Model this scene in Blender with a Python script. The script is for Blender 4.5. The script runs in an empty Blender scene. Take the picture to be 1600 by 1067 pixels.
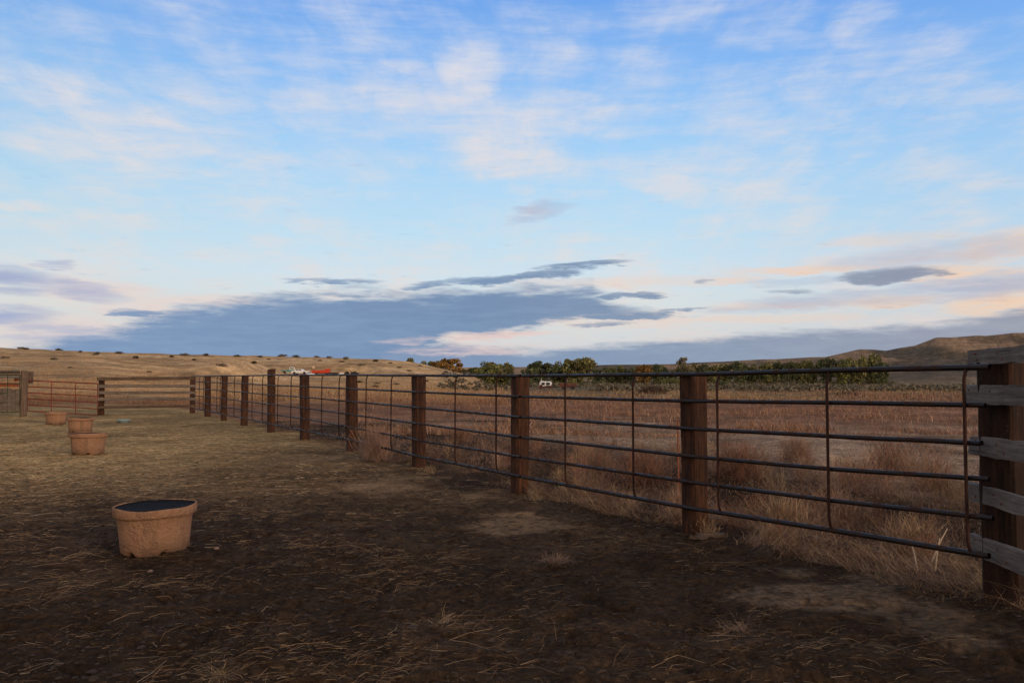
import bpy, math, random
import numpy as np
from mathutils import Vector, Matrix

random.seed(7)
rng = np.random.default_rng(11)
SC = bpy.context.scene
COL = SC.collection
F = 1300.0                      # focal length in photo pixels
CH = 1.5                        # eye height
PITCH = math.atan(57.5 / F)
CP, SP = math.cos(PITCH), math.sin(PITCH)

# ------------------------------------------------------------------ picture <-> place
def ray(px, py):
    v = (533.5 - py) / F
    return ((px - 800) / F, CP - SP * v, SP + CP * v)
def W(px, py, y):
    r = ray(px, py); k = y / r[1]
    return Vector((r[0] * k, y, CH + r[2] * k))
def G(px, py, z=0.0):
    r = ray(px, py); k = (z - CH) / r[2]
    return Vector((r[0] * k, r[1] * k, z))
FP = Vector((1.774, 8.09)); FD = Vector((-0.4873, 0.8732)); FN = Vector((0.8732, 0.4873))
def onfence(px, py, d):
    r = ray(px, py); k = r[0] / r[1]
    bx, by = FP.x + FN.x * d, FP.y + FN.y * d
    s = (k * by - bx) / (FD.x - k * FD.y)
    y = by + s * FD.y
    return Vector((bx + s * FD.x, y, CH + r[2] * y / r[1])), s

# ------------------------------------------------------------------ noise
def _h(ix, iy, seed):
    n = (ix.astype(np.int64) * 374761393 + iy.astype(np.int64) * 668265263 + seed * 1274126177) & 0xFFFFFFFF
    n = ((n ^ (n >> 13)) * 1274126177) & 0xFFFFFFFF
    n = (n ^ (n >> 16)) & 0xFFFF
    return n / 65535.0
def vnoise(x, y, seed=0):
    x = np.asarray(x, float); y = np.asarray(y, float)
    ix = np.floor(x); iy = np.floor(y); fx = x - ix; fy = y - iy
    fx = fx * fx * (3 - 2 * fx); fy = fy * fy * (3 - 2 * fy)
    a = _h(ix, iy, seed); b = _h(ix + 1, iy, seed); c = _h(ix, iy + 1, seed); d = _h(ix + 1, iy + 1, seed)
    return (a * (1 - fx) + b * fx) * (1 - fy) + (c * (1 - fx) + d * fx) * fy
def fbm(x, y, oct=4, seed=0):
    s = 0; a = .5; t = 0
    for o in range(oct):
        s = s + a * vnoise(x * 2 ** o + 13.7 * o, y * 2 ** o - 7.1 * o, seed + o); t += a; a *= .5
    return s / t
def sstep(a, b, x):
    t = np.clip((x - a) / (b - a), 0, 1); return t * t * (3 - 2 * t)

# ------------------------------------------------------------------ terrain
LH_U = [-2500, -800, -200, 0, 100, 200, 300, 400, 500, 600, 640, 665, 690, 725, 760, 800]
LH_Y = [500, 522, 534, 543, 547.5, 551, 553.5, 555.5, 558, 561, 565, 570, 576, 584, 594, 606]
RH_U = [-3000, 700, 850, 960, 1050, 1115, 1200, 1290, 1318, 1344, 1362, 1385, 1430, 1446, 1462, 1500, 1540, 1600, 1900, 2500, 5000]
RH_Y = [574, 574, 573, 569.5, 568.5, 565, 561, 557, 551, 545.5, 545, 547.5, 539, 533.5, 527.5, 525.5, 523.5, 519, 508, 505, 520]
PATCH = [(590, 757, 85, 19), (808, 820, 95, 20), (1375, 935, 165, 52), (490, 716, 55, 6), (735, 775, 38, 7)]
PATCHW = []
for (u, v, a, b) in PATCH:
    c = G(u, v); e = G(u + a, v); f1 = G(u, v - b); f2 = G(u, v + b)
    PATCHW.append((c.x, c.y, abs(e.x - c.x), (f1.y - f2.y) / 2))
def patchmask(x, y):
    m = np.zeros_like(x)
    for (cx, cy, ax, ay) in PATCHW:
        q = np.sqrt(((x - cx) / ax) ** 2 + ((y - cy) / ay) ** 2) + (fbm(x * 1.9, y * 1.9, 4, 5) - .5) * 1.9
        m = np.maximum(m, 1 - sstep(.6, 1.05, q))
    return m
def fdist(x, y):
    return (x - FP.x) * FN.x + (y - FP.y) * FN.y
def height(x, y, micro=True):
    x = np.asarray(x, float); y = np.asarray(y, float)
    r = np.hypot(x, y); az = np.arctan2(x, y)
    azc = np.clip(az, -1.25, 1.25); u = 800 + F * np.tan(azc)
    yy = r * np.cos(azc)
    d = fdist(x, y)
    out = sstep(-.2, 1.0, d)
    h = np.zeros_like(r)
    # field outside the fence: shallow ditch, then falling slowly to the valley
    near = sstep(16, 9, r)
    h -= out * near * .30 * np.exp(-((d - 2.3) / 1.0) ** 2)
    h -= out * 3.2 * sstep(70, 520, r)
    h += out * (fbm(x * .25, y * .25, 3, 21) - .5) * .28 * sstep(2, 8, d)
    # left hill
    ys = np.interp(u, LH_U, LH_Y)
    Rc = 250.0
    hc = CH + (591 - ys) / F * Rc * 1.0
    t = np.clip((yy - 43) / (Rc - 43), 0, 1)
    p = np.interp(u, [150, 420, 640], [1.35, 2.6, 2.2])
    hl = hc * t ** p
    hl = np.where(yy > Rc, hc - (yy - Rc) * .03, hl)
    wl = sstep(800, 740, u)
    behind = sstep(42, 48, yy)
    hl = hl + (fbm(x * .045, y * .045, 4, 31) - .5) * 1.5 * t * (1 - sstep(.72, 1., t)) + (fbm(x * .12, y * .12, 3, 33) - .5) * .25 * t
    hb = np.maximum(h, hl * wl + h * (1 - wl))
    h = h + (hb - h) * wl * behind
    # knoll in front of the parked vehicles
    k = W(372, 575, 135)
    h += 3.1 * np.exp(-((x - k.x) / 6.2) ** 2 - ((y - k.y) / 14) ** 2) * behind
    k = W(322, 580, 120)
    h += 1.0 * np.exp(-((x - k.x) / 5.2) ** 2 - ((y - k.y) / 12) ** 2) * behind
    # level yard where the old vehicles are parked
    yard = sstep(432, 452, u) * sstep(600, 568, u) * sstep(210, 196, yy) * (yy > 45)
    h = h - yard * np.maximum(0, h - (CH + (591 - 586.8) / F * yy - .05))
    # far hills
    ys = np.interp(u, RH_U, RH_Y); Rf = 1500.0
    hc = CH + (591 - ys) / F * Rf
    t = np.clip((yy - 620) / (Rf - 620), 0, 1)
    foot = t ** 1.25
    gul = fbm(x * .008, y * .003 + 5, 5, 41)
    fold = (np.abs(gul - .5) * 2) ** .8
    hf = hc * foot * (1 - .55 * (1 - fold) * np.sin(np.pi * np.clip(t, 0, 1)))
    hf = np.where(yy > Rf, hc - (yy - Rf) * .02, hf)
    h = np.where(yy > 620, np.maximum(h, -3.2 + hf + 3.2 * foot) * 1.0, h)
    if micro:
        w = sstep(45, 6, r)
        ins = 1 - out
        lump = (fbm(x * 2.2, y * 2.2, 3, 51) - .5) * .085 + (fbm(x * 9, y * 9, 3, 52) - .5) * .055 * sstep(16, 6, r)
        h += w * lump * (1 - .75 * patchmask(x, y))
        # hoof prints
        hp = vnoise(x * 5.5, y * 5.5, 61)
        h -= w * ins * .034 * sstep(.74, .9, hp) * sstep(14, 6, r)
    return h
def hz(x, y):
    return float(height(np.array([x]), np.array([y]), True)[0])

# ------------------------------------------------------------------ object helpers
def tag(o, label=None, cat=None, group=None, kind=None):
    if label: o['label'] = label
    if cat: o['category'] = cat
    if group: o['group'] = group
    if kind: o['kind'] = kind
    return o
def empty(name, loc, rz=0.0, rot=None):
    o = bpy.data.objects.new(name, None); COL.objects.link(o)
    o.empty_display_size = .2
    o.location = loc; o.rotation_euler = rot if rot else (0, 0, rz)
    return o
def link(name, me, mat=None, parent=None, mw=None):
    o = bpy.data.objects.new(name, me); COL.objects.link(o)
    if mat is not None and not me.materials: me.materials.append(mat)
    if parent is not None: o.parent = parent
    if mw is not None: o.matrix_local = mw
    return o
class MB:
    def __init__(s): s.v = []; s.f = []; s.sm = []
    def add(s, vs, fs, smooth=False):
        b = len(s.v); s.v += [tuple(p) for p in vs]
        for f in fs: s.f.append(tuple(b + i for i in f)); s.sm.append(smooth)
    def beam(s, L, w, h, seg=10, jit=.003, ch=.12, ends=True, taper=0.0, M=None):
        """rectangular timber along +X from 0 to L, w in Y, h in Z, chamfered, slightly worn"""
        c = min(w, h) * ch
        prof = [(-w/2+c, -h/2), (w/2-c, -h/2), (w/2, -h/2+c), (w/2, h/2-c), (w/2-c, h/2), (-w/2+c, h/2), (-w/2, h/2-c), (-w/2, -h/2+c)]
        vs = []; fs = []; n = len(prof)
        off = [(random.uniform(-jit, jit), random.uniform(-jit, jit)) for _ in prof]
        for i in range(seg + 1):
            x = L * i / seg; k = 1 - taper * i / seg
            off = [(a * .6 + random.uniform(-jit, jit), b * .6 + random.uniform(-jit, jit)) for a, b in off]
            dx = [random.uniform(-jit, jit) * 2.5 if i in (0, seg) else 0 for _ in prof]
            for j, (a, b) in enumerate(prof): vs.append((x + dx[j], a * k + off[j][0], b * k + off[j][1]))
        for i in range(seg):
            for j in range(n):
                a = i * n + j; b = i * n + (j + 1) % n
                fs.append((a, a + n, b + n, b))
        if ends: fs.append(tuple(range(n))); fs.append(tuple(range(seg * n + n - 1, seg * n - 1, -1)))
        if M is not None: vs = [M @ Vector(p) for p in vs]
        s.add(vs, fs)
    def box(s, c, d, M=None):
        x, y, z = c; a, b, e = d[0]/2, d[1]/2, d[2]/2
        vs = [(x+i*a, y+j*b, z+k*e) for i in (-1, 1) for j in (-1, 1) for k in (-1, 1)]
        if M is not None: vs = [M @ Vector(p) for p in vs]
        s.add(vs, [(0, 1, 3, 2), (4, 6, 7, 5), (0, 4, 5, 1), (2, 3, 7, 6), (0, 2, 6, 4), (1, 5, 7, 3)])
    def tube(s, pts, r, n=10, r2=None, cap=True):
        pts = [Vector(p) for p in pts]; m = len(pts); vs = []; fs = []
        prev = None
        for i, p in enumerate(pts):
            t = (pts[min(i+1, m-1)] - pts[max(i-1, 0)]).normalized()
            if prev is None:
                a = Vector((0, 0, 1)) if abs(t.z) < .9 else Vector((1, 0, 0))
                u = (a - t * a.dot(t)).normalized()
            else: u = (prev - t * prev.dot(t)).normalized()
            prev = u; w = t.cross(u)
            rr = r if r2 is None else r + (r2 - r) * i / (m - 1)
            for j in range(n):
                q = 2 * math.pi * j / n
                vs.append(p + (u * math.cos(q) + w * math.sin(q)) * rr)
        for i in range(m - 1):
            for j in range(n):
                a = i*n+j; b = i*n+(j+1) % n
                fs.append((a, b, b+n, a+n))
        s.add(vs, fs, True)
        if not cap: return
        s.add([vs[i] for i in range(n)], [tuple(range(n-1, -1, -1))]); s.add(vs[-n:], [tuple(range(n))])
    def prism(s, poly, y0, y1, M=None, inset=.0):
        """polygon in XZ extruded along Y, edges eased by an inset ring on both faces"""
        n = len(poly)
        cx = sum(p[0] for p in poly) / n; cz = sum(p[1] for p in poly) / n
        def ring(y, k): return [(cx + (p[0]-cx)*(1-k), y, cz + (p[1]-cz)*(1-k)) for p in poly]
        e = abs(y1 - y0) * .06
        vs = ring(y0, inset) + ring(y0 + e, 0) + ring(y1 - e, 0) + ring(y1, inset)
        fs = [tuple(range(n)), tuple(range(4*n-1, 3*n-1, -1))]
        for k in range(3):
            for j in range(n):
                a = k*n+j; b = k*n+(j+1) % n
                fs.append((a, a+n, b+n, b))
        if M is not None: vs = [M @ Vector(p) for p in vs]
        s.add(vs, fs)
    def lathe(s, prof, n=48, fz=None, M=None, cap=False):
        vs = []; fs = []; m = len(prof)
        for i, (r, z) in enumerate(prof):
            for j in range(n):
                q = 2 * math.pi * j / n
                dr, dz = fz(i, q) if fz else (0, 0)
                vs.append(((r+dr) * math.cos(q), (r+dr) * math.sin(q), z + dz))
        for i in range(m - 1):
            for j in range(n):
                a = i*n+j; b = i*n+(j+1) % n
                fs.append((a, b, b+n, a+n))
        if cap: fs.append(tuple(range((m-1)*n, m*n)))
        if M is not None: vs = [M @ Vector(p) for p in vs]
        s.add(vs, fs, True)
    def build(s, name, mat, parent=None, mw=None, smooth=None):
        me = bpy.data.meshes.new(name); me.from_pydata(s.v, [], s.f); me.update()
        me.polygons.foreach_set('use_smooth', s.sm if smooth is None else [smooth] * len(s.f))
        return link(name, me, mat, parent, mw)
def frame(p0, p1, up=Vector((0, 0, 1))):
    """matrix with X from p0 to p1, Z near up"""
    p0 = Vector(p0); x = (Vector(p1) - p0).normalized(); y = up.cross(x).normalized(); z = x.cross(y)
    M = Matrix.Identity(4)
    for i in range(3): M[i][0] = x[i]; M[i][1] = y[i]; M[i][2] = z[i]; M[i][3] = p0[i]
    return M
def copy_tree(o, parent=None):
    c = o.copy(); COL.objects.link(c)
    if parent is not None:
        c.parent = parent; c.matrix_parent_inverse = o.matrix_parent_inverse.copy()
    for ch in o.children: copy_tree(ch, c)
    return c

def s2l(c):
    return tuple(((x/255) / 12.92 if x/255 <= .04045 else ((x/255 + .055) / 1.055) ** 2.4) for x in c)

# ------------------------------------------------------------------ node builder
class NB:
    def __init__(s, tree): s.t = tree; s.n = tree.nodes; s.l = tree.links
    def _in(s, sock, v):
        if v is None: return
        if isinstance(v, bpy.types.NodeSocket): s.l.new(v, sock)
        elif isinstance(v, (tuple, list)) and len(v) == 3 and sock.type == 'RGBA': sock.default_value = (*v, 1)
        else: sock.default_value = v
    def math(s, op, a, b=None, c=None, clamp=False):
        n = s.n.new('ShaderNodeMath'); n.operation = op; n.use_clamp = clamp
        for i, v in enumerate((a, b, c)): s._in(n.inputs[i], v)
        return n.outputs[0]
    def vec(s, op, a, b=None, sc=None):
        n = s.n.new('ShaderNodeVectorMath'); n.operation = op
        s._in(n.inputs[0], a)
        if b is not None: s._in(n.inputs[1], b)
        if sc is not None: s._in(n.inputs['Scale'], sc)
        return n.outputs['Value'] if op in ('DOT_PRODUCT', 'LENGTH') else n.outputs['Vector']
    def comb(s, x, y, z=0.0):
        n = s.n.new('ShaderNodeCombineXYZ')
        for i, v in enumerate((x, y, z)): s._in(n.inputs[i], v)
        return n.outputs[0]
    def sep(s, v):
        n = s.n.new('ShaderNodeSeparateXYZ'); s._in(n.inputs[0], v); return n.outputs
    def map(s, v, loc=(0, 0, 0), rot=(0, 0, 0), sc=(1, 1, 1), kind='POINT'):
        n = s.n.new('ShaderNodeMapping'); n.vector_type = kind
        s._in(n.inputs['Vector'], v); n.inputs['Location'].default_value = loc
        n.inputs['Rotation'].default_value = rot; n.inputs['Scale'].default_value = sc
        return n.outputs[0]
    def noise(s, v, scale, detail=4, rough=.5, dist=0.0, col=False):
        n = s.n.new('ShaderNodeTexNoise'); s._in(n.inputs['Vector'], v)
        n.inputs['Scale'].default_value = scale; n.inputs['Detail'].default_value = detail
        n.inputs['Roughness'].default_value = rough; n.inputs['Distortion'].default_value = dist
        return n.outputs['Color' if col else 'Fac']
    def vor(s, v, scale, feature='F1'):
        n = s.n.new('ShaderNodeTexVoronoi'); s._in(n.inputs['Vector'], v); n.feature = feature
        n.inputs['Scale'].default_value = scale; return n.outputs['Distance']
    def rng(s, v, a, b, c=0.0, d=1.0, smooth=True):
        n = s.n.new('ShaderNodeMapRange'); n.interpolation_type = 'SMOOTHSTEP' if smooth else 'LINEAR'
        for i, q in enumerate((v, a, b, c, d)): s._in(n.inputs[i], q)
        return n.outputs[0]
    def mix(s, f, a, b, mode='MIX'):
        n = s.n.new('ShaderNodeMix'); n.data_type = 'RGBA'; n.blend_type = mode
        s._in(n.inputs[0], f); s._in(n.inputs[6], a); s._in(n.inputs[7], b); return n.outputs[2]
    def ramp(s, f, stops, mode='LINEAR'):
        n = s.n.new('ShaderNodeValToRGB'); cr = n.color_ramp; cr.interpolation = mode
        s._in(n.inputs[0], f)
        while len(cr.elements) < len(stops): cr.elements.new(.5)
        for e, (p, c) in zip(cr.elements, stops):
            e.position = p; e.color = (*c, 1) if isinstance(c, (tuple, list)) else (c, c, c, 1)
        return n.outputs[0]
    def bump(s, h, strength=.5, dist=.01):
        n = s.n.new('ShaderNodeBump'); s._in(n.inputs['Height'], h)
        n.inputs['Strength'].default_value = strength; n.inputs['Distance'].default_value = dist
        return n.outputs[0]
    def attr(s, name, what='Fac'):
        n = s.n.new('ShaderNodeAttribute'); n.attribute_name = name; return n.outputs[what]
def material(name):
    m = bpy.data.materials.new(name); m.use_nodes = True; t = m.node_tree
    b = t.nodes['Principled BSDF']; nb = NB(t)
    tc = t.nodes.new('ShaderNodeTexCoord')
    return m, nb, b, tc.outputs['Object']
def setp(nb, b, col=None, rough=None, normal=None, metal=None, spec=None):
    if col is not None: nb._in(b.inputs['Base Color'], col)
    if rough is not None: nb._in(b.inputs['Roughness'], rough)
    if normal is not None: nb._in(b.inputs['Normal'], normal)
    if metal is not None: nb._in(b.inputs['Metallic'], metal)
    if spec is not None: nb._in(b.inputs['Specular IOR Level'], spec)

def wood(name, dark, mid, light, sc=(3, 40, 40), rough=.85, bumpd=.006, speck=0.0):
    m, nb, b, oc = material(name)
    info = nb.n.new('ShaderNodeObjectInfo')
    p = nb.vec('ADD', oc, nb.vec('SCALE', (7.3, 3.1, 5.7), sc=info.outputs['Random']))
    q = nb.map(p, sc=sc)
    g = nb.noise(q, 1.0, 6, .62, .6)
    big = nb.noise(p, 5.0, 4, .6)
    crack = nb.rng(nb.noise(nb.map(p, sc=(sc[0]*.5, sc[1]*.7, sc[2]*.7)), 1.0, 5, .7), .60, .66)
    f = nb.math('ADD', nb.math('MULTIPLY', g, .75), nb.math('MULTIPLY', big, .35))
    c = nb.ramp(f, [(.33, dark), (.52, mid), (.74, light)])
    c = nb.mix(nb.math('MULTIPLY', crack, .75), c, tuple(x*.35 for x in dark))
    if speck:
        k = nb.rng(nb.noise(p, 55, 4, .7), .6, .68)
        c = nb.mix(nb.math('MULTIPLY', k, speck), c, (.24, .2, .16))
    c = nb.mix(.25, c, nb.ramp(info.outputs['Random'], [(0, tuple(x*.6 for x in mid)), (1, tuple(min(1, x*1.4) for x in mid))]))
    h = nb.math('SUBTRACT', g, nb.math('MULTIPLY', crack, .8))
    setp(nb, b, c, rough, nb.bump(h, .9, bumpd), spec=.25)
    return m
M = {}
M['tie'] = wood('creosoted_timber', (.008, .005, .004), (.034, .0145, .0085), (.135, .052, .022), sc=(30, 30, 2.2), speck=.25)
M['tiedark'] = wood('dark_creosoted_timber', (.005, .004, .003), (.018, .009, .006), (.06, .025, .013), sc=(30, 30, 2.2), speck=.2)
M['grey'] = wood('weathered_board', (.03, .026, .024), (.11, .098, .088), (.22, .20, .18), sc=(2.5, 45, 45), bumpd=.008)
M['brownboard'] = wood('brown_weathered_board', (.025, .018, .013), (.085, .057, .04), (.16, .115, .085), sc=(2, 30, 30))
M['greyplank'] = wood('grey_brown_plank', (.04, .032, .026), (.125, .10, .082), (.22, .18, .15), sc=(2, 30, 30))
M['greypost'] = wood('weathered_post', (.025, .018, .014), (.10, .07, .052), (.19, .14, .105), sc=(25, 25, 2))

def pipe_mat(name, base, rust, amt, rough=.42):
    m, nb, b, oc = material(name)
    n1 = nb.noise(oc, 9, 5, .65); n2 = nb.noise(oc, 90, 3, .6)
    k = nb.rng(nb.math('ADD', n1, nb.math('MULTIPLY', n2, .25)), .62 - amt*.35, .78 - amt*.35)
    c = nb.mix(k, base, nb.ramp(n2, [(.35, tuple(x*.6 for x in rust)), (.65, rust)]))
    setp(nb, b, c, nb.rng(k, 0, 1, rough, .85, False), nb.bump(n2, .35, .002), spec=.3)
    return m
M['pipe'] = pipe_mat('black_oiled_pipe', (.009, .008, .009), (.04, .018, .011), .10, .42)
M['rod'] = pipe_mat('rusty_rod', (.016, .009, .008), (.045, .017, .011), .7, .7)
M['redpipe'] = pipe_mat('red_gate_paint', (.24, .022, .016), (.12, .035, .02), .3, .55)
M['greenpipe'] = pipe_mat('green_gate_paint', (.018, .085, .028), (.06, .045, .025), .25, .55)
M['darkrail'] = pipe_mat('dark_rail', (.05, .055, .055), (.07, .045, .03), .3, .7)
def flat(name, col, rough=.6, var=.25, sc=3.0, metal=0.0, bump=.0, spec=.4):
    m, nb, b, oc = material(name)
    n = nb.noise(oc, sc, 5, .6)
    c = nb.ramp(n, [(.25, tuple(x*(1-var) for x in col)), (.75, tuple(min(1, x*(1+var)) for x in col))])
    setp(nb, b, c, rough, nb.bump(n, .4, bump) if bump else None, metal, spec)
    return m
M['white'] = flat('chalky_white_paint', (.74, .76, .76), .5, .1)
M['teal'] = flat('teal_paint', (.05, .22, .22), .5)
M['redpaint'] = flat('red_implement_paint', (.50, .045, .015), .5, .3)
M['darkred'] = flat('faded_dark_red_paint', (.075, .02, .018), .7, .4)
M['rust'] = flat('rusted_steel', (.12, .045, .022), .9, .45, 6)
M['orange'] = flat('orange_paint', (.22, .06, .018), .6, .3)
M['glass'] = flat('dark_glass', (.03, .04, .045), .12, .2)
M['rubber'] = flat('old_rubber', (.02, .02, .02), .85, .3)
M['chrome'] = flat('dull_bumper', (.35, .35, .35), .35, .2, metal=.6)
M['beige'] = flat('beige_plastic', (.55, .38, .26), .6, .15)
M['darkscrap'] = flat('dark_scrap', (.035, .03, .028), .9, .5, 5)
M['bluegrey'] = flat('pale_blue_enamel', (.24, .36, .40), .6, .3, 20)
M['stone'] = flat('pinkish_stone', (.16, .11, .085), .9, .3, 25, bump=.01)
M['clod'] = flat('dry_clod', (.032, .021, .0145), .95, .5, 15, bump=.01)
M['bark'] = flat('tree_bark', (.10, .08, .065), .95, .4, 5)

# tub stucco
m, nb, b, oc = material('stucco_clay')
n1 = nb.noise(oc, 26, 5, .65); n2 = nb.noise(oc, 75, 3, .6); n3 = nb.noise(oc, 5, 4, .6)
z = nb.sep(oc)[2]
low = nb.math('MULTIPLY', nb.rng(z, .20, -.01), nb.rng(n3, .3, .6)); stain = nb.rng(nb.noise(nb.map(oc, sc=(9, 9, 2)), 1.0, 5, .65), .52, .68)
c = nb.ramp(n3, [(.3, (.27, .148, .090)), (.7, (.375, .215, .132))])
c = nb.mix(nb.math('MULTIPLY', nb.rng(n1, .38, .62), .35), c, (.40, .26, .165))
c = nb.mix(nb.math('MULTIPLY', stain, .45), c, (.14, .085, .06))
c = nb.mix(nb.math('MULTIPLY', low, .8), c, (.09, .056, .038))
hh = nb.math('ADD', n1, nb.math('MULTIPLY', n2, .5))
setp(nb, b, c, .9, nb.bump(hh, 1.0, .03), spec=.15)
M['stucco'] = m
m, nb, b, oc = material('dark_liner')
n1 = nb.noise(oc, 12, 5, .6)
setp(nb, b, nb.ramp(n1, [(.3, (.006, .006, .008)), (.7, (.016, .016, .020))]), nb.rng(n1, .3, .7, .75, .95), nb.bump(n1, .6, .04), spec=.04)
M['liner'] = m

# vegetation: colour comes from a per-blade attribute
def veg(name, rough=.8, trans=.0):
    m, nb, b, oc = material(name)
    setp(nb, b, nb.attr('tint', 'Color'), rough, spec=.15)
    return m
M['veg'] = veg('dry_vegetation')

# ground
m, nb, b, oc = material('terrain')
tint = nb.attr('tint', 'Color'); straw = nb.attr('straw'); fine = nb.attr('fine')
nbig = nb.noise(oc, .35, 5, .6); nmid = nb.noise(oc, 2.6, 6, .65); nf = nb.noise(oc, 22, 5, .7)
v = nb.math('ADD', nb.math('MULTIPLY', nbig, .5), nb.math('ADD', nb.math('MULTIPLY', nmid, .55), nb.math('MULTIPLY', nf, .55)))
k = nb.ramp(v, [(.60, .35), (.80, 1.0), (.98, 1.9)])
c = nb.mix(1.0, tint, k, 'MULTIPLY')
# far hillsides: broad patches of grass and bare soil
nh = nb.noise(oc, .05, 6, .62, .4)
kf = nb.ramp(nh, [(.38, .72), (.5, 1.0), (.62, 1.22)])
c = nb.mix(fine, nb.mix(1.0, c, kf, 'MULTIPLY'), c)
def streak(rot, sc, lo, hi):
    q = nb.map(oc, rot=(0, 0, rot), sc=sc)
    q = nb.vec('ADD', q, nb.vec('SCALE', nb.noise(oc, 1.3, 2, .5, col=True), sc=1.2))
    return nb.rng(nb.noise(q, 1.0, 3, .6), lo, hi)
st = nb.math('MAXIMUM', streak(.35, (9, 95, 1), .55, .66), nb.math('MAXIMUM', streak(-.5, (8, 80, 1), .57, .67), streak(1.5, (10, 85, 1), .58, .68)))
patch = nb.rng(nb.math('ADD', nb.noise(oc, .9, 5, .65), nb.math('MULTIPLY', straw, .62)), .62, .86)
sm = nb.math('MULTIPLY', nb.math('MULTIPLY', st, nb.math('ADD', nb.math('MULTIPLY', straw, .9), .12)), patch)
scol = nb.ramp(nmid, [(.3, (.17, .115, .060)), (.7, (.33, .24, .13))])
c = nb.mix(sm, c, scol)
vw = nb.vor(nb.vec('ADD', oc, nb.vec('SCALE', nb.noise(oc, 9, 3, .6, col=True), sc=.12)), 15)
c = nb.mix(nb.math('MULTIPLY', fine, nb.rng(vw, .5, .85, 0, .55)), c, (.018, .011, .007))  # shade in the creases between clods put into the colour
h = nb.math('ADD', nb.math('MULTIPLY', nb.math('SUBTRACT', nmid, nb.math('MULTIPLY', nb.math('MULTIPLY', vw, fine), .55)), 1.2), nb.math('ADD', nb.math('MULTIPLY', nf, .7), nb.math('MULTIPLY', sm, .25)))
setp(nb, b, c, .95, nb.bump(h, 1.0, .07), spec=.03)
M['ground'] = m

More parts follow.
